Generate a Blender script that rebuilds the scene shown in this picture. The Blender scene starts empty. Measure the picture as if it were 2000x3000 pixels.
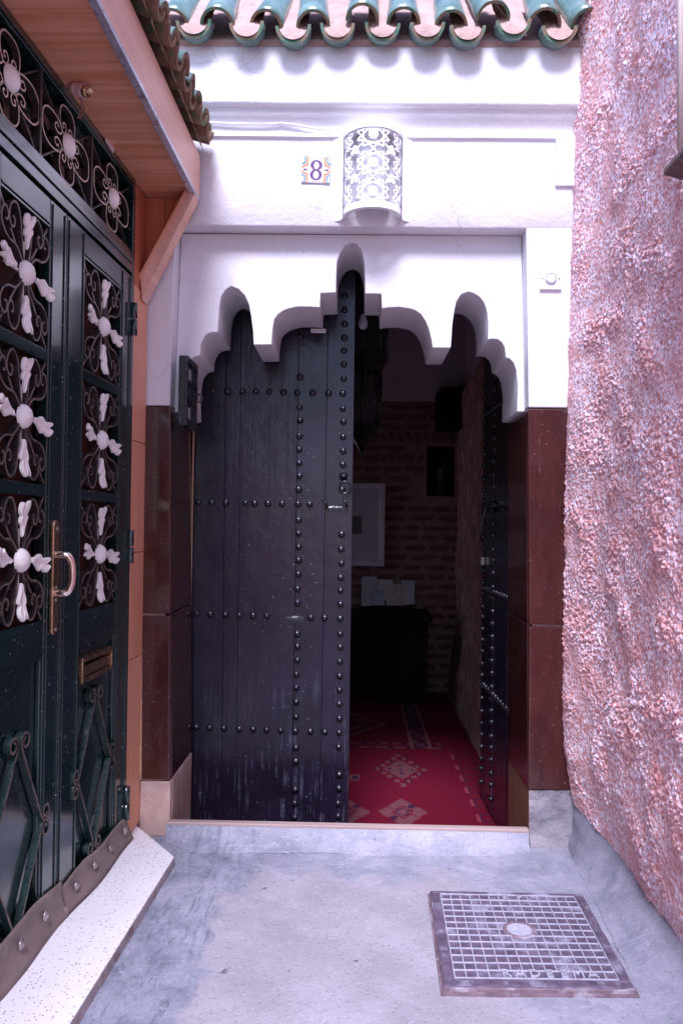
import bpy, bmesh, math, random
import numpy as np
from mathutils import Matrix, Vector, noise as mnoise
random.seed(7)
SC = bpy.context.scene
COL = SC.collection
R_ = math.radians

# ------------------------------------------------------------------ camera, sky, sun, exposure
FPX, PXW, PXH = 2300.0, 2000.0, 3000.0            # focal length and size of the photograph in its own pixels
CAM = Vector((0, -3.06, 1.2))
YAW, PITCH, ROLL = R_(-1.05), R_(1.25), R_(.77)
FWD = Vector((math.sin(YAW)*math.cos(PITCH), math.cos(YAW)*math.cos(PITCH), math.sin(PITCH)))
_r = FWD.cross(Vector((0, 0, 1))).normalized(); _u = _r.cross(FWD)
RGT = _r*math.cos(ROLL) + _u*math.sin(ROLL)
UPV = -_r*math.sin(ROLL) + _u*math.cos(ROLL)
cd = bpy.data.cameras.new('camera'); cam = bpy.data.objects.new('camera', cd); COL.objects.link(cam)
cd.sensor_fit = 'HORIZONTAL'; cd.sensor_width = 36; cd.lens = 36*FPX/PXW; cd.clip_start = .05; cd.clip_end = 200
M = Matrix((RGT, UPV, -FWD)).transposed().to_4x4(); M.translation = CAM
cam.matrix_world = M
SC.camera = cam

SUN_EL, SUN_AZ = R_(52), R_(5)       # azimuth: degrees to the left of straight behind the camera
sun_from = Vector((-math.sin(SUN_AZ)*math.cos(SUN_EL), -math.cos(SUN_AZ)*math.cos(SUN_EL), math.sin(SUN_EL)))
W = bpy.data.worlds.new('World'); SC.world = W; W.use_nodes = True
wn = W.node_tree.nodes; bg = wn['Background']
sky = wn.new('ShaderNodeTexSky'); sky.sky_type = 'NISHITA'; sky.sun_disc = False
sky.sun_elevation = SUN_EL; sky.sun_rotation = math.atan2(sun_from.x, sun_from.y)
W.node_tree.links.new(sky.outputs[0], bg.inputs[0]); bg.inputs[1].default_value = .15
sd = bpy.data.lights.new('sun', 'SUN'); sd.energy = 3.4; sd.angle = R_(20); sd.color = (.97, .95, 1)
so = bpy.data.objects.new('sun', sd); COL.objects.link(so)
so.rotation_euler = (-sun_from).to_track_quat('-Z', 'Y').to_euler(); so.location = (0, -2, 6)
vs = SC.view_settings
vs.view_transform = 'Standard'; vs.look = 'None'; vs.gamma = 1; vs.exposure = .92; vs.use_curve_mapping = False
vs.use_white_balance = True; vs.white_balance_temperature = 5750; vs.white_balance_tint = 21
SC.cycles.use_denoising = True; SC.cycles.max_bounces = 8; SC.cycles.diffuse_bounces = 5; SC.cycles.glossy_bounces = 3
SC.cycles.sample_clamp_indirect = 6

# ------------------------------------------------------------------ survey helpers: a point of the photograph on a real plane
def ray(px, py): return FWD + RGT*((px-1000)/FPX) - UPV*((py-1500)/FPX)
def on_y(px, py, y):
    d = ray(px, py); return CAM + d*((y-CAM.y)/d.y)
def on_z(px, py, z):
    d = ray(px, py); return CAM + d*((z-CAM.z)/d.z)
def on_x(px, py, x):
    d = ray(px, py); return CAM + d*((x-CAM.x)/d.x)
# the wall of the green door: origin where it meets the house front, s runs away from the camera, n out into the alley
LD = Vector((.0514, .99868, 0)); LN = Vector((LD.y, -LD.x, 0)); LP = Vector((-.83, 0, 0))
def L(s, n, z): return LP + LD*s + LN*n + Vector((0, 0, z))
def Lpx(px, py, n=0.0):
    d = ray(px, py); p0 = LP + LN*n
    q = CAM + d*((p0-CAM).dot(LN)/d.dot(LN))
    return (q-LP).dot(LD), q.z

# ------------------------------------------------------------------ mesh helpers
class MB:
    def __init__(s): s.v = []; s.f = []; s.m = []; s.sm = []
    def add(s, vs, fs, m=0, smooth=False):
        o = len(s.v); s.v += [tuple(q) for q in vs]
        for f in fs: s.f.append([i+o for i in f]); s.m.append(m); s.sm.append(smooth)
        return s
    def box(s, x0, x1, y0, y1, z0, z1, m=0, T=None):
        T = T or (lambda a, b, c: (a, b, c))
        vs = [T(x, y, z) for z in (z0, z1) for y in (y0, y1) for x in (x0, x1)]
        return s.add(vs, [(0,2,3,1),(4,5,7,6),(0,1,5,4),(2,6,7,3),(0,4,6,2),(1,3,7,5)], m)
    def prism(s, poly, vec, m=0, smooth=False, side_m=None):
        n = len(poly); vec = Vector(vec); p = [Vector(q) for q in poly]
        o = len(s.v); s.v += [tuple(q) for q in p] + [tuple(q+vec) for q in p]
        nn = Vector((0,0,0))
        for i in range(n): nn += (p[i]-p[0]).cross(p[(i+1)%n]-p[0])
        fl = nn.dot(vec) > 0
        a = list(range(o, o+n)); b = list(range(o+n, o+2*n))
        s.f.append(a[::-1] if fl else a); s.f.append(b if fl else b[::-1]); s.m += [m, m]; s.sm += [False, False]
        for i in range(n):
            j = (i+1) % n
            q = [o+i, o+j, o+n+j, o+n+i]
            s.f.append(q if fl else q[::-1]); s.m.append(m if side_m is None else side_m); s.sm.append(smooth)
        return s
    def tube(s, path, r, n=8, m=0, closed=False, up=(0, 0, 1), squash=1.0):
        P = [Vector(q) for q in path]; N = len(P); o = len(s.v)
        for i, q in enumerate(P):
            t = (P[(i+1) % N]-P[i-1]) if closed else (P[min(i+1, N-1)]-P[max(i-1, 0)])
            t.normalize(); a = t.cross(Vector(up))
            if a.length < 1e-3: a = t.cross(Vector((1, 0, .01)))
            a.normalize(); b = a.cross(t); rr = r[i] if isinstance(r, (list, tuple)) else r
            for k in range(n):
                th = 2*math.pi*k/n; s.v.append(tuple(q + a*math.cos(th)*rr + b*math.sin(th)*rr*squash))
        for i in range(N if closed else N-1):
            j = (i+1) % N
            for k in range(n):
                s.f.append([o+i*n+k, o+i*n+(k+1) % n, o+j*n+(k+1) % n, o+j*n+k]); s.m.append(m); s.sm.append(True)
        if not closed:
            s.f.append([o+k for k in range(n)][::-1]); s.f.append([o+(N-1)*n+k for k in range(n)]); s.m += [m, m]; s.sm += [False, False]
        return s
    def ribbon(s, p2, w, t, T, m=0, closed=False, edge=0):
        """flat bar bent in a plane: p2 path in plane, w across the plane, t thickness; T(a,b,c) maps plane coords to world"""
        N = len(p2); o = len(s.v)
        for i in range(N):
            a = p2[(i+1) % N] if closed else p2[min(i+1, N-1)]; b = p2[i-1] if closed else p2[max(i-1, 0)]
            dx, dy = a[0]-b[0], a[1]-b[1]; l = math.hypot(dx, dy) or 1
            nx, ny = -dy/l*t/2, dx/l*t/2; x, y = p2[i]
            for (sx, c) in ((1, -w/2), (1, w/2), (-1, w/2), (-1, -w/2)): s.v.append(tuple(T(x+nx*sx, y+ny*sx, c)))
        for i in range(N if closed else N-1):
            j = (i+1) % N
            for k in range(4):
                s.f.append([o+i*4+k, o+i*4+(k+1) % 4, o+j*4+(k+1) % 4, o+j*4+k]); s.m.append(edge if k == 1 else m); s.sm.append(False)
        if not closed:
            s.f.append([o+3, o+2, o+1, o]); s.f.append([o+(N-1)*4+k for k in range(4)]); s.m += [m, m]; s.sm += [False, False]
        return s
    def lathe(s, prof, seg, T, m=0, a0=0, a1=2*math.pi, smooth=True):
        full = abs(a1-a0-2*math.pi) < 1e-6; n = seg if full else seg+1; o = len(s.v)
        for (r, h) in prof:
            for k in range(n):
                a = a0+(a1-a0)*k/seg; s.v.append(tuple(T(r*math.cos(a), r*math.sin(a), h)))
        for i in range(len(prof)-1):
            for k in range(seg):
                k2 = (k+1) % n if full else k+1
                s.f.append([o+i*n+k, o+i*n+k2, o+(i+1)*n+k2, o+(i+1)*n+k]); s.m.append(m); s.sm.append(smooth)
        return s
    def grid(s, nu, nv, fn, m=0, smooth=True):
        o = len(s.v)
        for j in range(nv+1):
            for i in range(nu+1): s.v.append(tuple(fn(i/nu, j/nv)))
        for j in range(nv):
            for i in range(nu):
                a = o+j*(nu+1)+i; s.f.append([a, a+1, a+nu+2, a+nu+1]); s.m.append(m); s.sm.append(smooth)
        return s
    def mesh(s, name, mats):
        me = bpy.data.meshes.new(name)
        V = np.array(s.v, dtype=float); org = Vector(((V[:,0].min()+V[:,0].max())/2, (V[:,1].min()+V[:,1].max())/2, V[:,2].min()))
        me.from_pydata([tuple(q) for q in (V-np.array(org))], [], s.f)
        for a in (mats if isinstance(mats, (list, tuple)) else [mats]): me.materials.append(MAT[a])
        me.polygons.foreach_set('material_index', s.m); me.polygons.foreach_set('use_smooth', s.sm)
        me.update(); return me, org
    def build(s, name, mats, parent=None, bev=0, seg=2, recalc=False):
        me, org = s.mesh(name, mats)
        if recalc:
            bm = bmesh.new(); bm.from_mesh(me); bmesh.ops.recalc_face_normals(bm, faces=bm.faces); bm.to_mesh(me); bm.free()
        return link(name, me, org, parent, bev, seg)
def link(name, me, loc, parent=None, bev=0, seg=2, rot=None):
    o = bpy.data.objects.new(name, me); COL.objects.link(o); o.location = loc
    if rot is not None: o.rotation_euler = rot
    if bev:
        b = o.modifiers.new('bevel', 'BEVEL'); b.width = bev; b.segments = seg; b.limit_method = 'ANGLE'; b.angle_limit = R_(35); b.harden_normals = False
    if parent is not None: adopt(o, parent)
    return o
def world_of(o):
    m = Matrix.LocRotScale(o.location, o.rotation_euler, o.scale)
    return (world_of(o.parent) @ o.matrix_parent_inverse @ m) if o.parent else m
def adopt(o, p):
    o.parent = p; o.matrix_parent_inverse = world_of(p).inverted()
def tag(o, label=None, cat=None, group=None, kind=None):
    for k, v in (('label', label), ('category', cat), ('group', group), ('kind', kind)):
        if v: o[k] = v
    return o
def thing(name, label, cat, loc, group=None):
    o = bpy.data.objects.new(name, None); COL.objects.link(o); o.location = loc; o.empty_display_size = .1
    return tag(o, label, cat, group, 'thing')
def piece(name, me, parent, loc, rot=None, scale=None):
    o = bpy.data.objects.new(name, me); COL.objects.link(o); o.location = loc
    if rot is not None: o.rotation_euler = rot
    if scale is not None: o.scale = scale
    adopt(o, parent); return o
def catmull(pts, n=6, closed=False):
    out = []; N = len(pts)
    for i in range(N if closed else N-1):
        if closed: p0, p1, p2, p3 = (pts[(i-1) % N], pts[i], pts[(i+1) % N], pts[(i+2) % N])
        else: p0, p1, p2, p3 = pts[max(i-1, 0)], pts[i], pts[i+1], pts[min(i+2, N-1)]
        for k in range(n):
            t = k/n
            out.append(tuple(.5*(2*b+(c-a)*t+(2*a-5*b+4*c-d)*t*t+(3*b-a-3*c+d)*t**3) for a, b, c, d in zip(p0, p1, p2, p3)))
    if not closed: out.append(tuple(pts[-1]))
    return out
def text_mesh(body, size, extrude):
    cu = bpy.data.curves.new('lettering', 'FONT'); cu.body = body; cu.size = size; cu.extrude = extrude; cu.align_x = 'CENTER'; cu.align_y = 'CENTER'; cu.resolution_u = 3
    ob = bpy.data.objects.new('lettering', cu); COL.objects.link(ob)
    dg = bpy.context.evaluated_depsgraph_get(); me = bpy.data.meshes.new_from_object(ob.evaluated_get(dg))
    vs = [tuple(v.co) for v in me.vertices]; fs = [list(p.vertices) for p in me.polygons]
    bpy.data.objects.remove(ob); bpy.data.curves.remove(cu); bpy.data.meshes.remove(me)
    return vs, fs

# ------------------------------------------------------------------ materials
MAT = {}
class NT:
    def __init__(s, name):
        s.m = bpy.data.materials.new(name); s.m.use_nodes = True; s.t = s.m.node_tree; s.b = s.t.nodes['Principled BSDF']; MAT[name] = s.m
        s.tc = s.t.nodes.new('ShaderNodeTexCoord'); s.geo = None
    def n(s, ty, **kw):
        nd = s.t.nodes.new('ShaderNode'+ty)
        for k, v in kw.items():
            if k.startswith('_'): setattr(nd, k[1:], v)
            else: s.set(nd.inputs[k.replace('__', ' ')], v)
        return nd
    def set(s, inp, v):
        if hasattr(v, 'is_output'): s.t.links.new(v, inp)
        elif isinstance(v, (tuple, list)) and len(v) == 3 and inp.type == 'RGBA': inp.default_value = (*v, 1)
        else: inp.default_value = v
    def co(s, scale=(1, 1, 1), rnd=0, world=False):
        if world:
            if s.geo is None: s.geo = s.t.nodes.new('ShaderNodeNewGeometry')
            src = s.geo.outputs['Position']
        else: src = s.tc.outputs['Object']
        if rnd:
            oi = s.t.nodes.new('ShaderNodeObjectInfo'); mm = s.n('VectorMath', _operation='MULTIPLY_ADD')
            s.t.links.new(oi.outputs['Random'], mm.inputs[0]); mm.inputs[1].default_value = (rnd, rnd*1.7, rnd*.6); s.t.links.new(src, mm.inputs[2]); src = mm.outputs[0]
        mp = s.n('Mapping', Vector=src, Scale=scale); return mp.outputs[0]
    def noise(s, co, scale, detail=4, rough=.55, dist=0):
        return s.n('TexNoise', Vector=co, Scale=scale, Detail=detail, Roughness=rough, Distortion=dist).outputs[0]
    def vor(s, co, scale, feature='F1', out=0):
        return s.n('TexVoronoi', Vector=co, Scale=scale, _feature=feature).outputs[out]
    def ramp(s, fac, a, b, lo=0., hi=1.):
        return s.n('MapRange', Value=fac, **{'From__Min': a, 'From__Max': b, 'To__Min': lo, 'To__Max': hi}).outputs[0]
    def mix(s, fac, a, b, mode='MIX'):
        nd = s.t.nodes.new('ShaderNodeMix'); nd.data_type = 'RGBA'; nd.blend_type = mode
        s.set(nd.inputs[0], fac); s.set(nd.inputs[6], a); s.set(nd.inputs[7], b); return nd.outputs[2]
    def math(s, op, a, b=0.):
        nd = s.n('Math', _operation=op); s.set(nd.inputs[0], a); s.set(nd.inputs[1], b); return nd.outputs[0]
    def bump(s, h, st, d=.01, prev=None):
        nd = s.n('Bump', Height=h, Strength=st, Distance=d)
        if prev is not None: s.set(nd.inputs['Normal'], prev)
        return nd.outputs[0]
    def out(s, col=None, rough=None, nrm=None, spec=None, metal=None, coat=None):
        for k, v in (('Base Color', col), ('Roughness', rough), ('Normal', nrm), ('Specular IOR Level', spec), ('Metallic', metal), ('Coat Weight', coat)):
            if v is not None: s.set(s.b.inputs[k], v)
def mul(c, k): return tuple(min(1, x*k) for x in c)
def paint(name, col, rough=.5, var=.12, vs=6, col2=None, c2=(.55, .7), c2s=5, bump=.15, bs=80, bd=.002, stretch=(1, 1, 1), spec=.5, metal=0, rnd=5, world=False, rvar=.1):
    t = NT(name); co = t.co(stretch, rnd, world)
    c = t.mix(t.ramp(t.noise(co, vs, 5), .3, .7), mul(col, 1-var), mul(col, 1+var))
    if col2: c = t.mix(t.ramp(t.noise(co, c2s, 7, .62), c2[0], c2[1]), c, col2)
    n2 = t.noise(co, bs, 4)
    t.out(c, t.ramp(t.noise(co, vs*2.3, 4), .3, .7, rough-rvar, rough+rvar), t.bump(n2, bump, bd) if bump else None, spec, metal)
    return t
def wood(name, dark, light, axis, rough=.45, sc=1.0, bump=.15):
    t = NT(name); st = [22*sc]*3; st[axis] = 1.1*sc
    co = t.co(tuple(st), 9); g = t.noise(co, 1.0, 6, .6, .6)
    st2 = [70*sc]*3; st2[axis] = 2.5*sc
    g2 = t.noise(t.co(tuple(st2), 9), 1.0, 3)
    c = t.mix(t.ramp(g, .32, .66), dark, light); c = t.mix(t.ramp(g2, .35, .75, 0, .35), c, mul(dark, .8))
    t.out(c, t.ramp(g, .3, .7, rough-.08, rough+.1), t.bump(g2, bump, .002), .4)

# plaster of the white house
t = NT('white_plaster'); co = t.co(world=True)
c = t.mix(t.ramp(t.noise(co, 3.2, 6, .6), .35, .7), (.72, .70, .715), (.78, .765, .775))
c = t.mix(t.ramp(t.noise(co, 14, 6, .7), .66, .80, 0, .5), c, (.66, .62, .62))
fl = t.ramp(t.noise(t.co((1, 1, .35), world=True), 40, 2), .74, .78, 0, .5)
c = t.mix(fl, c, (.55, .50, .50))
wc = t.n('VectorMath', _operation='MULTIPLY_ADD'); t.set(wc.inputs[0], t.n('TexNoise', Vector=co, Scale=5., Detail=4.).outputs[1]); wc.inputs[1].default_value = (.22, .22, .22); t.set(wc.inputs[2], co)
ck = t.math('MULTIPLY', t.ramp(t.vor(wc.outputs[0], 2.6, 'DISTANCE_TO_EDGE'), 0, .010, 1, 0), t.ramp(t.noise(co, 2.4, 3), .52, .60))
c = t.mix(t.math('MULTIPLY', ck, .45), c, (.42, .36, .36))
b1 = t.bump(t.noise(co, 9, 6, .65), .30, .025); b2 = t.bump(t.noise(co, 60, 6, .65), .35, .005, t.bump(ck, -.35, .004, b1))
t.out(c, .62, b2, .3)
paint('lamp_plaster', (.84, .83, .84), .6, .04, 8, bump=.15, bs=90, spec=.3)
paint('cornice_plaster', (.80, .77, .79), .6, .06, 5, bump=.2, bs=50, bd=.004, world=True, spec=.3)
# glazed brown dado slabs
def slab(name, a, b_):
    t = NT(name); co = t.co((1, 1, 1), 0, True)
    c = t.mix(t.ramp(t.noise(t.co((6, 6, 1.3), 0, True), 2.2, 6, .65), .35, .68), a, b_)
    sp = t.ramp(t.noise(co, 150, 2, .4), .735, .775)
    c = t.mix(sp, c, (.32, .27, .28))
    sc = t.ramp(t.noise(t.co((14, 14, 1.2), 0, True), 3.0, 7, .75, .5), .64, .74, 0, .7)
    c = t.mix(sc, c, (.26, .20, .24))
    h = t.noise(co, 26, 5, .6)
    t.out(c, t.ramp(t.noise(co, 9, 5), .3, .7, .12, .28), t.bump(sp, .25, .002, t.bump(h, .10, .006)), .6, None, .3)
slab('brown_slab', (.036, .007, .006), (.070, .017, .012))
paint('slab_edge', (.42, .27, .16), .8, .3, 20, bump=.5, bs=120, world=True)
paint('plinth_plaster', (.52, .36, .30), .85, .2, 9, (.62, .52, .47), (.52, .66), 7, bump=.5, bs=70, bd=.004, world=True, spec=.2)
paint('plinth_cement', (.235, .215, .235), .9, .2, 10, (.29, .26, .275), (.5, .62), 9, bump=.9, bs=45, bd=.012, world=True, spec=.2)
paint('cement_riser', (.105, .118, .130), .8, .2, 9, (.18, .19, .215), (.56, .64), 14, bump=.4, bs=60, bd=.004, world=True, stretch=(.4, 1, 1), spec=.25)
wood('sill_wood', (.30, .20, .17), (.46, .36, .33), 0, .6)
wood('jamb_wood', (.16, .07, .035), (.33, .16, .09), 2, .5)
# black painted old door
t = NT('old_black_paint'); co = t.co((1, 1, 1), 3)
g = t.noise(t.co((42, 42, 1.6), 3), 1., 6, .62, .7); g2 = t.noise(t.co((150, 150, 5), 3), 1., 3)
geo = t.co(world=True); sep = t.n('SeparateXYZ', Vector=geo)
lowm = t.ramp(sep.outputs[2], .75, -.05)
wear = t.math('MULTIPLY', t.ramp(t.noise(t.co((60, 60, 3), 3), 1., 6, .75), .52, .66), t.math('MULTIPLY', t.ramp(t.noise(co, 7, 5, .7), .45, .62), lowm))
c = t.mix(t.ramp(t.noise(co, 4, 5), .3, .7), (.0090, .0058, .0130), (.0160, .0100, .0225))
c = t.mix(t.math('MULTIPLY', wear, .7), c, (.16, .16, .22))
spk = t.ramp(t.noise(co, 110, 2, .3), .755, .785); c = t.mix(spk, c, (.16, .15, .18))
h = t.math('ADD', t.math('MULTIPLY', g, .7), t.math('MULTIPLY', g2, .3))
t.out(c, t.ramp(t.noise(co, 11, 5, .7), .3, .75, .16, .30), t.bump(t.noise(co, 7, 3), .16, .02, t.bump(h, .26, .003)), .32)
paint('stud_iron', (.014, .012, .018), .22, .2, 30, bump=.25, bs=150, spec=.6)
paint('black_iron', (.012, .011, .014), .26, .3, 25, (.05, .04, .045), (.6, .7), 40, bump=.5, bs=120, bd=.002, spec=.6)
paint('padlock_brass', (.42, .24, .20), .4, .2, metal=.6)
# green door
t = NT('green_paint'); co = t.co((1, 1, 1), 4); gz = t.noise(t.co((90, 90, 4), 4), 1., 4)
c = t.mix(t.ramp(t.noise(co, 6, 5), .3, .7), (.004, .018, .016), (.008, .030, .025))
spk = t.ramp(t.noise(co, 90, 2, .3), .72, .76); c = t.mix(spk, c, (.20, .20, .20))
dr = t.ramp(t.noise(t.co((70, 70, 1.6), 4), 1., 5, .7), .66, .74, 0, .35); c = t.mix(dr, c, (.10, .11, .12))
t.out(c, t.ramp(t.noise(co, 8, 5), .3, .7, .12, .24), t.bump(gz, .10, .002, t.bump(t.noise(co, 30, 3), .04, .003)), .7, None, .55); t.b.inputs['Coat Roughness'].default_value = .10
paint('dark_iron', (.038, .030, .030), .34, .3, 30, (.15, .11, .09), (.58, .72), 35, bump=.4, bs=140, spec=.55)
paint('iron_green', (.012, .030, .027), .30, .3, 30, (.12, .11, .10), (.62, .72), 40, bump=.4, bs=120, spec=.55)
paint('ornament_white', (.90, .86, .79), .4, .05, 20, (.70, .63, .55), (.6, .78), 30, bump=.35, bs=110, bd=.003)
t = NT('brown_screen'); co = t.co((1, 1, 1))
wv = t.n('TexWave', Vector=co, Scale=55., _wave_type='BANDS', _bands_direction='Z').outputs[0]; wv = t.ramp(wv, .2, .8)
c = t.mix(wv, (.045, .014, .010), (.13, .045, .03)); c = t.mix(t.ramp(t.noise(co, 7, 3), .35, .7, 0, .5), c, (.03, .010, .008))
t.out(c, .7, t.bump(wv, .4, .002), .3)
t = NT('dark_pane'); t.out((.012, .008, .008), .05, t.bump(t.noise(t.co(), 6, 2), .04, .01), .7)
paint('brass', (.52, .34, .20), .26, .2, 20, (.25, .15, .09), (.5, .7), 22, bump=.25, bs=90, metal=.9)
paint('chrome_brass', (.80, .66, .58), .16, .1, 20, bump=.1, bs=60, metal=1)
paint('rubber_strip', (.22, .165, .145), .6, .2, 10, (.34, .27, .24), (.55, .7), 8, bump=.35, bs=240, bd=.002, world=True)
paint('bolt_steel', (.40, .35, .34), .35, .2, metal=.7)
wood('canopy_wood', (.60, .235, .115), (.82, .42, .26), 0, .38)
wood('fascia_wood', (.72, .39, .27), (.86, .55, .43), 1, .42, .7)
wood('panel_wood', (.44, .12, .055), (.62, .22, .11), 2, .40)
wood('trim_wood', (.72, .30, .16), (.85, .43, .27), 2, .40, .8)
paint('silver_tape', (.52, .53, .60), .35, .2, 14, (.30, .22, .22), (.55, .66), 22, bump=.5, bs=60, metal=.55)
paint('socket_plastic', (.62, .40, .36), .4, .08, 10, bump=.1); paint('wire_brown', (.38, .18, .13), .5)
paint('paper', (.70, .62, .60), .7, .06); paint('sticker_white', (.82, .80, .84), .5, .03); paint('ink', (.02, .015, .03), .6)
# tiles
t = NT('green_glaze'); co = t.co((1, 1, 1), 6)
c = t.mix(t.ramp(t.noise(co, 9, 6, .6), .33, .66), (.06, .125, .10), (.21, .31, .28))
c = t.mix(t.ramp(t.noise(t.co((1, .3, 1), 6), 26, 5, .7), .60, .72, 0, .65), c, (.36, .33, .34))
t.out(c, .22, t.bump(t.noise(co, 45, 4), .3, .005), .6)
paint('terracotta', (.23, .13, .085), .85, .3, 18, (.12, .15, .075), (.50, .64), 20, bump=.8, bs=60, bd=.006, spec=.2)
paint('tile_rim', (.20, .13, .07), .6, .3, 20, (.06, .16, .09), (.46, .56), 18, bump=.5, bs=70, bd=.004)
paint('tile_mortar', (.44, .30, .26), .9, .15, 12, (.26, .16, .15), (.60, .72), 26, bump=1., bs=50, bd=.008, spec=.2, world=True)
# pink render
t = NT('pink_render'); co = t.co(world=True)
c = t.mix(t.ramp(t.noise(co, 2.6, 6, .6), .35, .68), (.62, .255, .225), (.76, .38, .35))
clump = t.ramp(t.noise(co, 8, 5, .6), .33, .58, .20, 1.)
lit_grain = t.ramp(t.noise(co, 85, 4, .6), .45, .54)
c = t.mix(t.math('MULTIPLY', lit_grain, clump), c, (.96, .84, .91))  # pale aggregate grains; highlights of lit lumps are painted into their colour
c = t.mix(t.ramp(t.noise(t.co((1, 1, .7), world=True), 5.2, 6, .7), .66, .76, 0, .4), c, (.36, .19, .16))
c = t.mix(t.ramp(t.noise(co, 28, 3, .5), .74, .77, 0, .8), c, (.12, .06, .06))
t.out(c, .8, t.bump(t.noise(co, 170, 4, .6), .45, .004), .3)
# floor cement
t = NT('alley_cement'); co = t.co(world=True); sep = t.n('SeparateXYZ', Vector=co)
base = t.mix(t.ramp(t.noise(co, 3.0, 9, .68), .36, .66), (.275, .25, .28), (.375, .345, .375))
dd = t.noise(co, 3.3, 7, .65, .4); d2 = t.math('MULTIPLY', t.math('SUBTRACT', dd, .5), .75)
e1 = t.ramp(t.math('ADD', sep.outputs[0], d2), -.40, -.34, 1, 0)                     # slurry along the step
e2 = t.ramp(t.math('ADD', sep.outputs[1], d2), -.36, -.27)                            # slurry along the sill
e3 = t.ramp(t.math('ADD', sep.outputs[0], d2), .36, .48)                              # slurry round the cover
slm = t.math('MAXIMUM', t.math('MAXIMUM', e1, t.math('MULTIPLY', e2, .8)), t.math('MULTIPLY', e3, .8))
wb = t.noise(co, 5.5, 10, .74, .5)
sl = t.mix(t.ramp(wb, .38, .62), (.165, .182, .235), (.335, .34, .40))
c = t.mix(t.math('MULTIPLY', slm, .9), base, sl)
st = t.math('MULTIPLY', e1, t.ramp(t.noise(t.co((7, 1.6, 1), world=True), 5, 8, .78, 1.0), .50, .66, 0, .85)); c = t.mix(st, c, (.105, .12, .15))
st2 = t.math('MULTIPLY', t.math('MAXIMUM', e2, e3), t.ramp(t.noise(t.co((1.6, 5, 1), world=True), 5, 8, .78, 1.4), .55, .70, 0, .6)); c = t.mix(st2, c, (.47, .47, .54))
c = t.mix(t.ramp(t.noise(co, 11, 8, .75), .56, .74, 0, .55), c, (.20, .18, .215))
c = t.mix(t.ramp(t.noise(co, 95, 3, .6), .58, .70, 0, .75), c, (.18, .155, .18))
c = t.mix(t.ramp(t.noise(co, 16, 3, .4), .73, .75, 0, .85), c, (.10, .085, .12))
c = t.mix(t.ramp(t.noise(co, 70, 4, .6), .60, .72, 0, .5), c, (.50, .47, .51))
crk = t.vor(t.n('VectorMath', _operation='ADD').outputs[0], 1.0) if False else None
hb = t.bump(t.noise(co, 130, 4, .65), .5, .003, t.bump(wb, .2, .02, t.bump(t.noise(co, 22, 7, .7), .3, .008)))
t.out(c, t.ramp(wb, .3, .7, .50, .78), hb, .35)
# terrazzo
t = NT('terrazzo'); co = t.co(world=True)
c = t.mix(t.ramp(t.noise(co, 5, 4), .3, .7), (.76, .725, .715), (.83, .80, .79))
v1 = t.vor(co, 120); cl = t.vor(co, 120, out=1); s1 = t.n('SeparateColor', Color=cl)
chip = t.math('MULTIPLY', t.ramp(v1, .34, .26), t.ramp(s1.outputs[0], .70, .72))
c = t.mix(chip, c, t.mix(s1.outputs[1], (.24, .17, .18), (.52, .42, .40)))
c = t.mix(t.ramp(t.noise(co, 240, 2), .66, .72, 0, .6), c, (.40, .33, .33))
t.out(c, .42, t.bump(t.noise(co, 60, 4), .12, .002), .4)
paint('terrazzo_edge', (.50, .42, .41), .7, .25, 14, (.30, .22, .22), (.52, .64), 16, bump=.6, bs=80, bd=.004, world=True)
# cover
paint('cover_iron', (.105, .076, .112), .62, .35, 30, (.30, .29, .36), (.52, .70), 13, bump=.6, bs=120, bd=.003, world=True, spec=.4)
paint('cover_rib', (.37, .36, .425), .7, .2, 40, (.26, .21, .28), (.60, .72), 26, bump=.4, bs=120, world=True, spec=.3)
paint('cover_edge', (.17, .115, .135), .75, .35, 18, (.32, .28, .32), (.52, .66), 16, bump=.8, bs=70, bd=.005, world=True, spec=.3)
# interior
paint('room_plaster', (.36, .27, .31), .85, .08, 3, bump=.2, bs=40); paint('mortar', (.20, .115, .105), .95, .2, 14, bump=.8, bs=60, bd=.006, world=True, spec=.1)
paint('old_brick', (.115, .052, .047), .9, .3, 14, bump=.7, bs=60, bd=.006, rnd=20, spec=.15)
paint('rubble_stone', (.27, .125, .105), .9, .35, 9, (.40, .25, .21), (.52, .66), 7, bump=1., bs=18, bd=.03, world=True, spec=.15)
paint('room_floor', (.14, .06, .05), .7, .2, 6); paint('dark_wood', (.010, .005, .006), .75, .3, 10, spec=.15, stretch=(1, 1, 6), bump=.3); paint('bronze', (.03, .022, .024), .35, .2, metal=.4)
paint('frame_white', (.42, .35, .39), .5, .05); paint('mat_board', (.36, .30, .34), .7, .04); paint('print_dark', (.05, .035, .05), .5, .4, 40)
t = NT('lantern_glass'); t.out((.05, .04, .045), .12, None, .6)
t = NT('bulb_glass'); t.out((.62, .58, .66), .08, None, .6)
t = NT('rug_wool'); at = t.n('VertexColor', _layer_name='weave'); co = t.co((1, 1, 1))
c = t.mix(t.ramp(t.noise(t.co((3, 40, 1)), 6, 4), .3, .7, 0, .25), at.outputs[0], (.10, .006, .02))
t.out(c, .95, t.bump(t.noise(co, 260, 2), .5, .004), .1)
paint('roof_dirt', (.4, .28, .24), .9); paint('conduit_cream', (.62, .52, .46), .5, .05); paint('ledge_wood', (.17, .10, .10), .7, .3, 12, (.32, .22, .22), (.55, .68), 14, bump=.6, bs=40, stretch=(1, 6, 1))
for nm, c in (('tile_white', (.62, .58, .58)), ('tile_orange', (.72, .21, .05)), ('tile_teal', (.14, .28, .31)), ('tile_purple', (.12, .05, .15)), ('bell_white', (.80, .79, .80)), ('bell_grey', (.42, .40, .44))):
    paint(nm, c, .22 if 'tile' in nm else .4, .05, 30, bump=.04)
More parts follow.
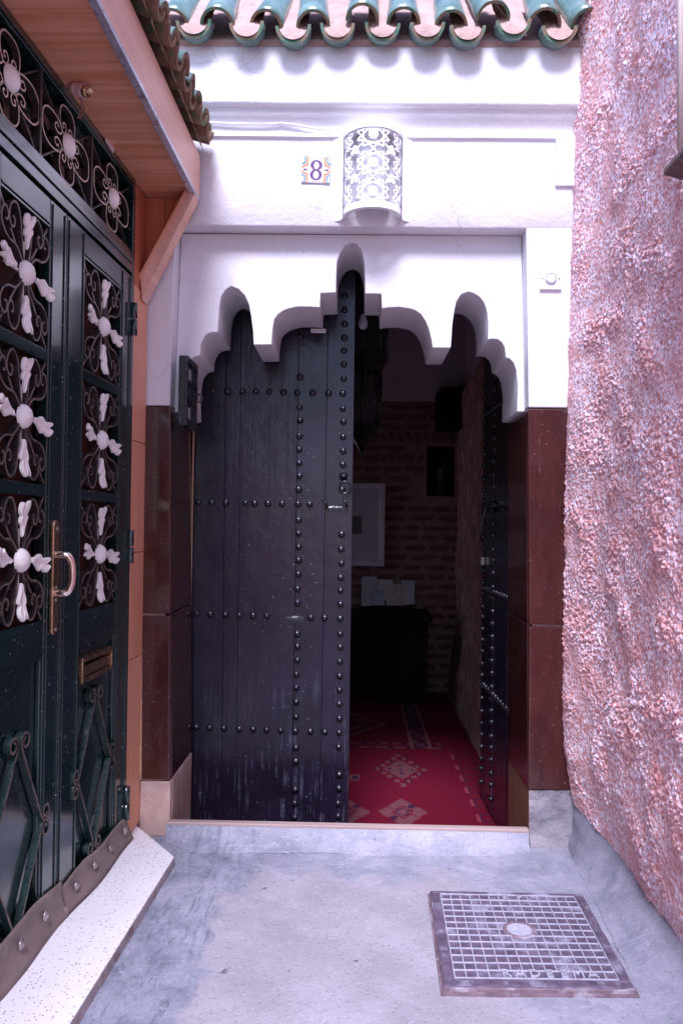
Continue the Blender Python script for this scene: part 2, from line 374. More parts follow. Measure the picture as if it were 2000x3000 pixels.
for nm, c in (('card_a', (.15, .12, .135)), ('card_b', (.12, .12, .18)), ('card_c', (.16, .03, .03)), ('card_d', (.19, .155, .17)), ('card_e', (.05, .06, .10))): paint(nm, c, .35, .3, 30, bump=0)
paint('cream_edge', (.58, .50, .38), .5, .2, 40, (.10, .08, .07), (.58, .70), 30, bump=.3)
paint('dusty_edge', (.16, .12, .10), .5, .3, 40, (.03, .025, .025), (.5, .62), 30, bump=.3)

# ================================================================== THE SETTING
def fbm(x, y, z, o=4):
    return mnoise.fractal(Vector((x, y, z)), 1.0, 2.0, o)
# alley floor: one cement sheet, uneven, running on behind the camera
def floor_pt(u, v):
    x = -1.6 + u*3.4; y = .02 - v*v*.35*8 - v*.65*8*v
    y = .02 - 9.0*(v**1.9)
    return (x, y, .004*fbm(x*2.3, y*2.3, 0) + .0015*fbm(x*9, y*9, 3) - .004)
tag(MB().grid(110, 130, floor_pt).build('alley_ground', 'alley_cement'), 'worn lavender grey cement floor of the alley', None, None, 'structure')

# ------------------------------------------------------------------ the white house front
house = thing('white_house', 'white plastered house front with scalloped arch doorway and green tiled eave', 'house', (0, .2, 0))
Xl = lambda z: -.7325 + .0185*(1.673-z)           # left and right jamb edges, a little out of plumb
Xr = lambda z: .663 + .010*(1.682-z)
XL0, XR0 = -1.75, 1.15
# upper wall with its cornice moulding, one profile swept along the front
prof = [(.25, 3.42), (-.050, 3.09), (-.050, 2.862), (-.047, 2.853), (-.040, 2.848), (-.030, 2.846), (-.026, 2.838), (-.024, 2.826), (-.012, 2.812), (-.002, 2.800), (.004, 2.786), (.006, 2.770),
        (.002, 2.760), (-.006, 2.756), (-.010, 2.750), (-.009, 2.743), (.000, 2.738), (.002, 2.730), (.000, 2.60), (.000, 2.396), (.004, 2.391), (.41, 2.391), (.41, 3.42)]
mb = MB(); NX = 60
def prow(i):
    x = XL0 + (XR0-XL0)*i/NX
    return [(x, y, z + (.0016*fbm(x*4, z*3, 1) if .0 < z-2.39 < .6 and y < .3 else 0) - .003*(x)/1.0*(z < 3)) for (y, z) in prof]
rows = [prow(i) for i in range(NX+1)]; n = len(prof); vs_ = [q for r in rows for q in r]
fs_ = [[i*n+k, i*n+k+1, (i+1)*n+k+1, (i+1)*n+k] for i in range(NX) for k in range(n-1)]
mb.add(vs_, fs_, 0, False); me_o = mb.build('upper_wall', 'white_plaster', house, recalc=True)
for p in me_o.data.polygons: p.use_smooth = True
me_o.modifiers.new('e', 'EDGE_SPLIT').split_angle = R_(50)
# raised strip at the right end of the panel
MB().box(.762, XR0, -.012, .002, 2.552, 2.742).build('raised_strip', 'white_plaster', house, .003)
# pilasters
for nm, (xa, xb) in (('pilaster', (XL0, None)), ('pilaster', (None, XR0))):
    if xb is None: poly = [(xa, 0, 1.676), (Xl(1.676)-.004, 0, 1.676), (-.724, 0, 2.392), (xa, 0, 2.392)]
    else: poly = [(Xr(1.684)+.004, 0, 1.684), (xb, 0, 1.684), (xb, 0, 2.3895), (.652, 0, 2.3895)]
    MB().prism(poly, (0, .405, 0)).build(nm, 'white_plaster', house, .006, 3)
# arch wall between them, front face set back, with the scalloped opening
left = [(543,1206),(543,1126),(546,1090),(552,1062),(565,1046),(586,1040),(588,1012),(592,998),(600,984),(611,976),(623,973),(638,973),(640,940),(642,902),(647,870),(659,850),(669,842),(678,838),
        (699,847),(717,865),(729,892),(736,930),(740,971),(742,1009),(796,1009),(797,978),(799,953),(804,935),(815,921),(831,909),(850,902),(871,898),(902,898),(937,900),(939,858),(984,856),(984,795),(988,764),(997,738),(1010,719),(1030,710)]
right = [(1046,716),(1056,728),(1063,748),(1067,775),(1068,814),(1069,859),(1117,860),(1118,903),(1138,900),(1170,899),(1196,902),(1217,909),(1233,920),(1246,938),(1256,962),(1263,992),(1266,1018),(1320,1018),(1322,984),(1325,948),(1330,912),
        (1337,883),(1350,863),(1371,854),(1388,858),(1404,869),(1417,886),(1426,912),(1429,948),(1429,994),(1442,992),(1458,994),(1470,1003),(1478,1018),(1481,1047),(1492,1050),(1504,1062),(1511,1082),(1515,1126),(1513,1206)]
AY0, AY1 = .08, .408
arch = [on_y(px+1.6*fbm(px*.03, py*.03, 1), py+1.6*fbm(px*.03, py*.03, 5), AY0) for px, py in left+right]
poly = [Vector((Xl(1.65)-.005, AY0, arch[0].z)), *arch, Vector((Xr(1.65)+.008, AY0, arch[-1].z)), Vector((.650, AY0, 2.3885)), Vector((-.722, AY0, 2.3885))]
ao = MB().prism(poly, (0, AY1-AY0-.002, 0), smooth=True).build('arch_wall', 'white_plaster', house, .004, 2)
ao.modifiers.new('e', 'EDGE_SPLIT').split_angle = R_(28)
# core of the jambs behind the dado
for (xa, xb, zt) in ((XL0, -.742, 1.672), (.690, XR0, 1.680)):
    MB().box(xa, xb, .012, .404, -.24, zt).build('jamb_core', 'plinth_plaster', house)
# dado slabs
def fslab(pts, nm='dado_slab', thick=.022, y=-.004, mat=('brown_slab', 'slab_edge'), bev=.005):
    return MB().prism([on_y(px, py, y) for px, py in pts], (0, thick, 0), 0).build(nm, mat, house, bev, 3)
fslab([(420, 1192), (500, 1190), (499, 1799), (417, 1797)]); fslab([(417, 1804), (499, 1806), (497, 2287), (413, 2284)])
fslab([(1546, 1197), (1668, 1199), (1672, 1832), (1549, 1829)]); fslab([(1549, 1836), (1672, 1839), (1676, 2318), (1547, 2314)])
def rslab(left_, za, zb):
    f = Xl if left_ else Xr; sg = -1 if left_ else 1
    mb = MB(); p = []
    for z in (za, zb):
        x = f(z)
        p.append([(x, .019, z), (x, .392, z+(.004 if left_ else 0)), (x+sg*.022, .392, z), (x+sg*.022, .019, z)])
    mb.add(p[0]+p[1], [(0,1,2,3),(7,6,5,4),(0,4,5,1),(1,5,6,2),(2,6,7,3),(3,7,4,0)])
    o = mb.build('dado_slab', 'brown_slab', house, .004, 3, recalc=True)
rslab(True, .215, .858); rslab(True, .862, 1.668); rslab(False, .205, .846); rslab(False, .850, 1.676)
for (xa, z0, z1, left_) in ((-.722, .862, 1.66, True),): 
    mb = MB().box(-.7255, -.7195, .3935, .4015, .215, 1.655, 0); mb.build('slab_rim', 'slab_edge', house)
MB().prism([on_y(px, py, -.002) for px, py in ((413, 1190), (419, 1190), (415, 2286), (409, 2284))], (0, .02, 0)).build('caulk_line', 'slab_edge', house)
# bits of plinth below the slabs
MB().prism([on_y(410, 2290, .0), on_y(499, 2290, .0), on_y(497, 2452, .0), on_y(405, 2452, .0)], (0, .03, 0)).build('plinth', 'plinth_plaster', house, .006, 2)
MB().box(-.735, Xl(.1)-.001, .031, .392, -.2, .212).build('plinth', 'plinth_plaster', house, .004)
mbp = MB()
def pl(u, v):
    px = 1548 + u*170; py = 2316 + v*165
    q = on_y(px, py, 0); return (q.x, -.004 - .010*fbm(q.x*14, 2, q.z*14) - .035*max(0, v-.5)**2*4, q.z)
mbp.grid(26, 22, pl).build('plinth', 'plinth_cement', house)
MB().box(Xr(.1)+.001, .70, .0, .392, -.2, .203).build('jamb_post', 'jamb_wood', house, .003)
# sill: cement riser with a worn wooden strip
sill = []
a, b = on_y(488, 2407, -.02), on_y(1548, 2430, -.02)
def sgrid(u, v):
    x = a.x + (b.x-a.x)*u; z = (a.z + (b.z-a.z)*u)-.012
    e = min(1, u/.10)*min(1, (1-u)/.12); e = e*e*(3-2*e)
    return (x, -.027-(.030+.075*e)*v**1.2*(1+.25*fbm(x*3, 0, 0)), (z+.001)*(1-v)**1.5*(.35+.65*e if v > .05 else 1) - .005*v + .0012*fbm(x*11, v*4, 0))
MB().grid(60, 6, sgrid).build('sill_riser', 'alley_cement', house)
MB().prism([(a.x, -.028, a.z), (b.x, -.028, b.z), (b.x, -.028, b.z-.013), (a.x, -.028, a.z-.013)], (0, .034, 0)).build('sill_strip', 'sill_wood', house, .003)
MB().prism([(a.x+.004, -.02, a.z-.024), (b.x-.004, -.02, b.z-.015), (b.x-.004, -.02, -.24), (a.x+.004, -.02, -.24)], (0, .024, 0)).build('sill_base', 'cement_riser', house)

# green glazed eave: pans, covers, mortar
def channel(r0, r1, ln, th, seg=12, rim=.006):
    """half-pipe lying along +y (front at y=0), opening downwards (a cover); three materials: glaze, rim, body"""
    mb = MB(); o = []
    ny = 5
    for j in range(ny+1):
        f = j/ny; r = r0+(r1-r0)*f; y = ln*f
        o.append([(r*math.cos(math.pi*k/seg), y, r*math.sin(math.pi*k/seg)*.98) for k in range(seg+1)])
    inn = []
    for j in range(ny+1):
        f = j/ny; r = r0+(r1-r0)*f-th; y = ln*f
        inn.append([(r*math.cos(math.pi*k/seg), y, r*math.sin(math.pi*k/seg)*.98) for k in range(seg+1)])
    vs = [q for r in o for q in r]+[q for r in inn for q in r]; n = seg+1; B = (ny+1)*n
    fo = [[j*n+k, j*n+k+1, (j+1)*n+k+1, (j+1)*n+k] for j in range(ny) for k in range(seg)]
    fi = [[B+q for q in f[::-1]] for f in fo]
    fr = [[k, B+k, B+k+1, k+1] for k in range(seg)]; bk = [[ny*n+k, ny*n+k+1, B+ny*n+k+1, B+ny*n+k] for k in range(seg)]
    sd_ = [[j*n, (j+1)*n, B+(j+1)*n, B+j*n] for j in range(ny)]+[[j*n+seg, B+j*n+seg, B+(j+1)*n+seg, (j+1)*n+seg] for j in range(ny)]
    mb.add(vs, fo, 0, True); off = 0
    for fs, m, sm in ((fi, 2, True), (fr, 1, False), (bk, 2, False), (sd_, 1, False)):
        for f in fs: mb.f.append(f); mb.m.append(m); mb.sm.append(sm)
    return mb
def raw_mesh(mb, name, mats):
    me = bpy.data.meshes.new(name); me.from_pydata(mb.v, [], mb.f)
    for a_ in mats: me.materials.append(MAT[a_])
    me.polygons.foreach_set('material_index', mb.m); me.polygons.foreach_set('use_smooth', mb.sm); me.update(); return me
tile_cov = [raw_mesh(channel(.064+.002*i, .054, .42, .011), 'cover_tile', ('green_glaze', 'tile_rim', 'terracotta')) for i in range(2)]
tile_pan = [raw_mesh(channel(.066+.002*i, .056, .42, .012), 'pan_tile', ('green_glaze', 'tile_rim', 'terracotta')) for i in range(2)]
PITCH_R = R_(48)
eave = MB()
pans = [430, 565, 720, 857, 987, 1120, 1252, 1370, 1505, 1640]; pany = [117, 115, 122, 131, 125, 124, 123, 132, 115, 132]
covs = [507, 637, 780, 918, 1061, 1182, 1321, 1444, 1594, 1720]; covy = [36, 34, 38, 41, 20, 33, 40, 15, 33, 36]
EY = -.135
bed = MB()
q0, q1 = on_y(380, 40, EY+.05), on_y(1800, 40, EY+.05)
bed.prism([(q0.x, -.052, 3.075), (q0.x, -.055, 3.10), (q0.x, .75, 3.97), (q0.x, .79, 3.90)], (q1.x-q0.x, 0, 0)).build('eave_bed', 'tile_mortar', house)
for i, (px, py) in enumerate(zip(pans, pany)):
    q = on_y(px, py, EY+random.uniform(-.008, .008))
    piece('pan_tile', tile_pan[i % 2], house, (q.x, q.y, q.z+.078), (R_(-14)+random.uniform(-.02, .02), math.pi+random.uniform(-.06, .06), random.uniform(-.03, .03)))
    # mortar bedding that fills the pan
    m2 = MB()
    def mg(u, v, q=q):
        x = (u-.5)*.106
        if v < .02: return (q.x+x, q.y+.006, q.z+.079-math.sqrt(.0548**2-x*x)*.97)
        y = .008+(v-.03)*.28; dz = -.030+.012*math.cos((u-.5)*3.0)+.006*fbm(x*40+q.x*9, y*16, 1)+.007*fbm(x*90, y*60+q.x*50, 1)-.02*max(0, .1-v)*3
        return (q.x+x, q.y+y, q.z+.078+dz+y*math.tan(PITCH_R))
    m2.grid(10, 26, mg).build('mortar_fill', 'tile_mortar', house)
for i, (px, py) in enumerate(zip(covs, covy)):
    q = on_y(px, py, EY+.025+random.uniform(-.01, .012))
    piece('cover_tile', tile_cov[i % 2], house, (q.x, q.y, q.z-.054), (PITCH_R+random.uniform(-.025, .025), random.uniform(-.08, .08), random.uniform(-.04, .04)))

# ------------------------------------------------------------------ pink rough wall
def vnoise(shape_u, shape_v, fu, fv, seed):
    rs = np.random.RandomState(seed); gu, gv = int(fu)+3, int(fv)+3; g = rs.rand(gv, gu)
    U = np.linspace(0, fu, shape_u); V = np.linspace(0, fv, shape_v)
    iu = U.astype(int); iv = V.astype(int); tu = U-iu; tv = V-iv; tu = tu*tu*(3-2*tu); tv = tv*tv*(3-2*tv)
    a = g[np.ix_(iv, iu)]; b = g[np.ix_(iv, iu+1)]; c = g[np.ix_(iv+1, iu)]; d = g[np.ix_(iv+1, iu+1)]
    return (a*(1-tu)+b*tu)*(1-tv)[:, None]+(c*(1-tu)+d*tu)*tv[:, None]
def rough_sheet(name, mat, nu, nv, Lu, Lv, xfun, seed, amp=1.0, smooth=False):
    h = np.zeros((nv, nu))
    for k, (f, a_) in enumerate(((2.2, .005), (6, .0045), (17, .0030))): h += (vnoise(nu, nv, f*Lu, f*Lv, seed+k)-.5)*2*a_
    l = vnoise(nu, nv, 85*Lu, 85*Lv, seed+9); l2 = vnoise(nu, nv, 130*Lu, 130*Lv, seed+10); l3 = vnoise(nu, nv, 190*Lu, 190*Lv, seed+12); cl = vnoise(nu, nv, 9*Lu, 9*Lv, seed+11)
    k_ = np.clip((cl-.18)*1.9, .30, 1.15); h += np.clip(l-.40, 0, 1)*.009*k_ + np.clip(l2-.40, 0, 1)*.009*k_ + (l3-.5)*.006*k_ + (cl-.5)*.006
    h *= amp
    V = np.zeros((nv, nu, 3))
    for j in range(nv):
        for_v = j/(nv-1)
        V[j] = xfun(np.linspace(0, 1, nu), for_v, h[j])
    idx = np.arange(nu*nv).reshape(nv, nu)
    F = np.stack([idx[:-1, :-1], idx[:-1, 1:], idx[1:, 1:], idx[1:, :-1]], -1).reshape(-1, 4)
    me = bpy.data.meshes.new(name); P = V.reshape(-1, 3)
    me.vertices.add(len(P)); me.vertices.foreach_set('co', P.ravel()); me.loops.add(F.size); me.loops.foreach_set('vertex_index', F.ravel())
    me.polygons.add(len(F)); me.polygons.foreach_set('loop_start', np.arange(0, F.size, 4)); me.polygons.foreach_set('loop_total', np.full(len(F), 4))
    me.polygons.foreach_set('use_smooth', np.full(len(F), smooth, bool)); me.update(); me.validate(); me.materials.append(MAT[mat])
    return me
def wall_base(y, z):
    k = np.clip(-y/.35, 0, 1); k = k*k*(3-2*k)
    edge = .812 + .028*np.clip((z-1.2)/2.0, -.3, 1)*abs(z-1.2)/1.6 + .02*np.clip((.6-z)/.6, 0, 1)
    return edge + .05*k + .05*np.clip((.35-z)/.35, 0, 1)
def pw(u, v, h):
    y = .03 - 1.40*u; z = .035 + 3.75*v
    zz = np.full_like(y, z) + (.05*np.interp(y, [-1.7, -1.0, -.6, -.3, .0], [0, 0, .6, 1.6, 2.6]) if v < .3 else 0)*(1-v/.3)
    x = wall_base(y, zz) - h
    return np.stack([x, y, zz], -1)
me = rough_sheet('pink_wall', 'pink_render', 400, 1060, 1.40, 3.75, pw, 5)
pink = thing('pink_wall', 'rough pink rendered wall closing the alley beside the brown dado', 'wall', (1.0, -1, 0))
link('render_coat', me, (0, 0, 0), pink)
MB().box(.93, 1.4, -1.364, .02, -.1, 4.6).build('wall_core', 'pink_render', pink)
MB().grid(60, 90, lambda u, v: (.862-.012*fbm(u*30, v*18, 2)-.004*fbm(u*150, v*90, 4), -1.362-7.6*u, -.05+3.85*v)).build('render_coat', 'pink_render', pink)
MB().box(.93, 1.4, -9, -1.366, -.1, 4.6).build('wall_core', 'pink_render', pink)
# cement fillet at its foot
def fil(u, v):
    y = .05 - 1.9*u
    xc = float(np.interp(-y, [-.1, .0, .21, .375, .92, 1.9], [.815, .825, .806, .80, .762, .74]))
    zt = .035 + .05*float(np.interp(y, [-1.7, -1.0, -.6, -.3, .0], [.2, .3, .9, 1.8, 2.7]))+.012
    xt = float(wall_base(np.array([y]), np.array([zt]))[0])+.012
    x = xc + (xt-xc)*v; z = zt*v**1.35 - .003
    return (x + .006*fbm(y*9, v*3, 2), y, z + .006*fbm(y*7, v*5, 5)*v)
tag(MB().grid(120, 14, fil).build('cement_fillet', 'alley_cement'), None, None, None, 'structure')
# wooden ledge and conduit on that wall, cut by the frame
q = on_x(1968, 500, .80)
ledge = thing('window_ledge', 'weathered dark wooden ledge jutting from the pink wall', 'ledge', (.86, q.y-.3, q.z))
p = [Vector((.86, q.y+.02, q.z+.028)), Vector((.775, q.y-.005, q.z+.004)), Vector((.772, q.y-.012, q.z-.018)), Vector((.86, q.y+.01, q.z-.03))]
MB().prism(p, (0, -.75, 0)).build('board', 'ledge_wood', ledge, .006)
MB().prism([Vector((.87, q.y-.05, q.z-.032)), Vector((.80, q.y-.05, q.z-.028)), Vector((.86, q.y-.05, q.z-.10))], (0, -.04, 0)).build('bracket', 'ledge_wood', ledge, .004)
q2 = on_x(1994, 300, .825)
cond = MB().tube([(.822, q2.y, 3.3), (.822, q2.y, 2.6), (.824, q2.y, q.z+.06)], .0085, 10).build('conduit', 'conduit_cream')
tag(cond, 'thin cream conduit running straight down the pink wall to the ledge', 'conduit')

# ------------------------------------------------------------------ room behind the arch
FZ = -.24
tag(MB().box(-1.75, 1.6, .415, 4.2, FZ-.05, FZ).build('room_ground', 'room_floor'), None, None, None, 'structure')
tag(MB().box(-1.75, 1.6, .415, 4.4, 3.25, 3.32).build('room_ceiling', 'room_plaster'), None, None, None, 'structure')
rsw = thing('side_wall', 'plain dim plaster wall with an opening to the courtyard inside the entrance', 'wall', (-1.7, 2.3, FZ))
MB().box(-1.85, -1.60, .415, 3.0, FZ, 3.25).build('wall_face', 'room_plaster', rsw); MB().box(-1.85, -1.60, 3.9, 4.3, FZ, 3.25).build('wall_face', 'room_plaster', rsw); MB().box(-1.85, -1.60, 3.0, 3.9, 2.4, 3.25).build('lintel', 'room_plaster', rsw)  # out-of-view gap added in this wall to let daylight into the room
tag(MB().box(-6, -1.76, .6, 6, FZ-.06, FZ-.01).build('unseen_ground', 'room_plaster'), None, None, None, 'structure')  # unseen ground outside the opening that was added for daylight
BY = 4.0
bw = thing('brick_wall', 'dim old brick wall with herringbone courses at the back of the entrance', 'wall', (.4, BY, FZ))
NX0, NX1, NZ0, NZ1 = .632, .885, 1.505, 1.96
for (xa, xb, za, zb) in ((-1.6, NX0, FZ, 2.36), (NX1, 1.5, FZ, 2.36), (NX0, NX1, FZ, NZ0), (NX0, NX1, NZ1, 2.36)):
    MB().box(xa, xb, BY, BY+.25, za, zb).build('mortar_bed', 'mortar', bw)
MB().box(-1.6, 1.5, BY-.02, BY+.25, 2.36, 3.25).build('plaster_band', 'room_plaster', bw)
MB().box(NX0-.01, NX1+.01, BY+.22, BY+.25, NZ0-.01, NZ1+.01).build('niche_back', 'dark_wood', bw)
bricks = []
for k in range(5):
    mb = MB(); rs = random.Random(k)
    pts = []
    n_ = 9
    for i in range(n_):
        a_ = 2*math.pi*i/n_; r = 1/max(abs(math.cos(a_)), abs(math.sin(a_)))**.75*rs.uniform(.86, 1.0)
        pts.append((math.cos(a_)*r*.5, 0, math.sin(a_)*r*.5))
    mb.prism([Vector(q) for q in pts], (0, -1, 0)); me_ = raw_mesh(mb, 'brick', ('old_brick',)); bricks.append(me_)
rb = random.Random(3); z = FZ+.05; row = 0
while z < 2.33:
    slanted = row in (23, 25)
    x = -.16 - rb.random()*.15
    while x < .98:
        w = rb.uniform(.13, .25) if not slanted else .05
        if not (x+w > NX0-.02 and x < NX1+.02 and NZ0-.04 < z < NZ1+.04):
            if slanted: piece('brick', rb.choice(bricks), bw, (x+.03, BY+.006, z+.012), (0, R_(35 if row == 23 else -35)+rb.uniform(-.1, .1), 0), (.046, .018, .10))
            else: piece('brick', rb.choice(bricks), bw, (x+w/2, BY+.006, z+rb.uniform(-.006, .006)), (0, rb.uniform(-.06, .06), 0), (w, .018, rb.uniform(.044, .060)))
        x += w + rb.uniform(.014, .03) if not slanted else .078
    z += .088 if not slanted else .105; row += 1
# rough stone flank wall on the right of the room
def sw(u, v, h):
    y = 1.15 + 2.9*u; z = FZ + v*(2.62)
    x = .835 + .065*u - h*1.6 - .02*np.clip((.25-np.full_like(u, v))/.25, 0, 1)*2
    return np.stack([x, y, np.full_like(u, z)], -1)
st_w = thing('stone_wall', 'rough reddish rubble stone wall along the dim entrance', 'wall', (.95, 2.4, FZ))
link('stone_face', rough_sheet('stone_face', 'rubble_stone', 140, 130, 1.4, 1.3, sw, 31, 1.3, True), (0, 0, 0), st_w)
MB().box(.97, 1.25, .45, 4.0, FZ, 3.25).build('wall_core', 'room_plaster', st_w)
MB().box(.70, .96, 3.60, 3.99, 2.08, 2.42).build('beam_end', 'dark_wood', st_w, .01)

# ================================================================== OBJECTS IN THE DOORWAY
# black studded door leaves
stud_me = raw_mesh(MB().lathe([(.0158, 0), (.0155, .0028), (.0136, .0070), (.0101, .0108), (.0054, .0134), (.0001, .0143)], 12, lambda x, y, h: (x, -h, y)), 'stud', ('stud_iron',))
DY = .418
door = thing('studded_door', 'closed black plank door leaf with rows of iron studs and ring knocker', 'door', (-.37, DY+.02, FZ))
seams_t = [-.79, -.592, -.523, -.264, -.1335, -.0145]; seams_b = [-.79, -.575, -.512, -.266, -.142, -.0165]
for i in range(5):
    g = .0004
    yo = (.0, .0025, .0, .0015, .0)[i]
    poly = [(seams_b[i]+g, DY+yo, FZ+.02), (seams_b[i+1]-g, DY+yo, FZ+.02), (seams_t[i+1]-g, DY+yo, 2.46), (seams_t[i]+g, DY+yo, 2.46)]
    MB().prism(poly, (0, .042-yo, 0)).build('plank', 'old_black_paint', door, .0014, 2)
MB().box(-.79, -.02, DY+.0425, DY+.06, FZ+.02, 2.46).build('backing', 'old_black_paint', door)
rows_ = [([624,666,710,750,788,830,870,915,962,1004], 1144, 1152), ([581,620,661,719,746,785,826,873,907], 1472, 1478), ([577,616,660,701,741,781,910,951,996], 1798, 1812), ([575,614,656,701,741,781,822,865,909,951,993], 2131, 2147)]
sp = []
for xs, ya, yb in rows_:
    for x in xs: sp.append((x, ya+(yb-ya)*(x-575)/420))
colA = [987,1104,1193,1231,1277,1316,1356,1394,1434,1523,1563,1602,1641,1682,1725,1766,1857,1894,1934,1976,2015,2057,2100,2191,2231,2314,2353,2395]
colB = [867,908,949,989,1027,1067,1109,1197,1235,1280,1321,1361,1434,1565,1609,1650,1692,1730,1770,1857,1896,1938,1981,2022,2063,2106,2189,2270,2310,2354,2392]
for y in colA: sp.append((881-(y-987)*.0118+random.uniform(-1.5, 1.5), y))
for y in colB: sp.append((1009-(y-867)*.0118+random.uniform(-1.5, 1.5), y))
for px, py in sp:
    q = on_y(px, py, DY); k = random.uniform(.92, 1.04)
    piece('stud', stud_me, door, (q.x, DY+.0005, q.z), (random.uniform(-.08, .08), random.uniform(0, 6), random.uniform(-.08, .08)), (k, 1, k))
# ring knocker and hasps
q = on_y(1010, 1428, DY-.016)
kn = MB().tube([(q.x+.026*math.cos(a), q.y-.004*math.sin(a), q.z+.026*math.sin(a)) for a in np.linspace(0, 2*math.pi, 28, endpoint=False)], .0042, 8, closed=True, up=(0, 1, 0)).build('ring_knocker', 'stud_iron', door)
q = on_y(1006, 1395, DY)
MB().lathe([(.022, 0), (.019, .006), (.010, .012), (.006, .020), (.0001, .022)], 10, lambda x, y, h: (q.x+x, q.y-h, q.z+y)).build('knocker_boss', 'stud_iron', kn)
for (px, py) in ((953, 1474), (1011, 1473)):
    q = on_y(px, py, DY)
    h_ = MB().tube([(q.x-.007, q.y, q.z+.012), (q.x-.007, q.y-.02, q.z+.010), (q.x+.006, q.y-.024, q.z), (q.x+.007, q.y-.018, q.z-.014), (q.x+.007, q.y, q.z-.016)], .0055, 8).build('hasp', 'stud_iron', door)
for (px, py, w, h) in ((980, 1490, .05, .012), (860, 1815, .045, .016)):
    q = on_y(px, py, DY)
    def dg(u, v, q=q, w=w, h=h):
        e = math.sin(math.pi*u)*math.sin(math.pi*v); return (q.x+(u-.5)*2*w, DY+.001-e*(.004+.006*max(0, fbm(u*9+q.x*30, v*6, 1))), q.z+(v-.5)*2*h*(1+.4*fbm(u*6, 1, q.x)))
    MB().grid(22, 8, dg).build('paint_scab', 'black_iron', door)
q = on_y(587, 2320, DY)
MB().lathe([(.0001, 0), (.012, 0), (.012, .001)], 14, lambda x, y, h: (q.x+x, DY-.0008-h, q.z+y*.62)).build('knot_hole', 'ink', door)
# sticker with a number
q = on_y(932, 969, DY)
sk = thing('number_sticker', 'small white number sticker at the head of the black door', 'sticker', q)
MB().box(q.x-.033, q.x+.033, DY-.002, DY-.0008, q.z-.009, q.z+.009).build('label_card', 'sticker_white', sk)
vs_, fs_ = text_mesh('62 517 0100', .0125, .0002)
MB().add([(q.x+v[0]*.98, DY-.0025-v[2], q.z+v[1]) for v in vs_], fs_).build('lettering', 'ink', sk)

# right leaf, standing open into the room
HX, HY = .708, .445; FX, FY = .688, 1.215
du = Vector((FX-HX, FY-HY, 0)); LW = du.length; du.normalize(); dn = Vector((-du.y, du.x, 0))
def D2(s, n, z): return Vector((HX, HY, 0)) + du*s + dn*n + Vector((0, 0, z))
door2 = thing('studded_door', 'open black studded door leaf swung inward beside the right jamb', 'door', D2(.35, 0, FZ))
sm_ = [0, .13, .32, .46, .60, LW]
for i in range(5):
    MB().prism([D2(sm_[i]+.001, .002*(i % 2), FZ+.02), D2(sm_[i+1]-.001, .002*(i % 2), FZ+.02), D2(sm_[i+1]-.001, .002*(i % 2), 2.46), D2(sm_[i]+.001, .002*(i % 2), 2.46)], -dn*.04).build('plank', 'old_black_paint', door2, .002)
ang = math.atan2(dn.y, dn.x)+math.pi/2
for s0 in (.475, LW-.03):
    z = FZ+.10
    while z < 2.0:
        piece('stud', stud_me, door2, D2(s0, .001, z+random.uniform(-.006, .006)), (0, 0, ang)); z += .0625
for z0 in (1.825, .895, .385, 1.33):
    for k in range(12):
        if abs(.03+k*.06-.475) > .02: piece('stud', stud_me, door2, D2(.03+k*.06, .001, z0), (0, 0, ang))
bolt = MB().tube([D2(.10, .03, 1.325), D2(.62, .03, 1.318)], .009, 8).build('slide_bolt', 'stud_iron', door2)
for s0 in (.2, .42, .6): MB().tube([D2(s0, 0, 1.30), D2(s0, .035, 1.305), D2(s0, .035, 1.335), D2(s0, 0, 1.34)], .006, 6).build('bolt_keeper', 'stud_iron', bolt)
MB().tube([D2(.48, .04, 1.32), D2(.52, .05, 1.23), D2(.53, .05, 1.14)], .006, 6).build('bolt_lever', 'stud_iron', bolt)
MB().box(0, 0, 0, 0, 0, 0)
lk = MB(); [lk.add([D2(s, n, z) for s in (.685, .725) for n in (.002, .022) for z in (1.02, 1.06)], [(0,1,3,2),(4,6,7,5),(0,4,5,1),(2,3,7,6),(0,2,6,4),(1,5,7,3)])]
lk.build('lock_plate', 'bolt_steel', door2, .002, recalc=True)

# black letter box in the mouth of the arch, seen from the side
c0 = on_y(523, 1040, .0)
lb = thing('letter_box', 'black painted metal letter box fixed on the jamb beside the door', 'letter box', (c0.x+.03, .06, 1.64))
bx0 = on_y(524, 1040, -.012); bx1 = on_y(548, 1040, -.012); zt = bx0.z; zb = on_y(527, 1245, -.012).z
BX0, BX1 = bx0.x, bx1.x; YB = .19
body = MB().box(BX0, BX1-.006, -.012, YB, zb, zt).build('body', 'black_iron', lb, .004)
for (s0, s1, za, zb_) in ((0, 1, .90, 1.0), (0, 1, 0, .10), (0, .10, .10, .90), (.90, 1, .10, .90), (.46, .54, .10, .90), (.10, .90, .62, .67), (.10, .90, .36, .41)):
    MB().box(BX1-.008, BX1+.003, -.010+s0*(YB+.008), -.010+s1*(YB+.008), zb+(zt-zb)*za, zb+(zt-zb)*zb_).build('face_bar', 'black_iron', lb, .002)
for za in (.68, .12): MB().box(BX1-.005, BX1-.002, .012, .075, zb+(zt-zb)*za, zb+(zt-zb)*(za+.16)).build('name_card', 'bell_grey', lb)
for k in range(3): MB().prism([(BX1-.003, .03+.045*k, zb+(zt-zb)*.42), (BX1-.003, .05+.045*k, zb+(zt-zb)*.42), (BX1-.003, .06+.045*k, zb+(zt-zb)*.61), (BX1-.003, .045+.045*k, zb+(zt-zb)*.61)], (.006, 0, 0)).build('crumpled_flap', 'black_iron', lb)
ringc = Vector((BX1+.012, YB-.01, zb+(zt-zb)*.50))
pl_ = MB().tube([(ringc.x+.014*math.cos(a), ringc.y, ringc.z+.016*math.sin(a)) for a in np.linspace(0, 2*math.pi, 20, endpoint=False)], .0035, 8, closed=True, up=(0, 1, 0)).build('hasp_ring', 'black_iron', lb)
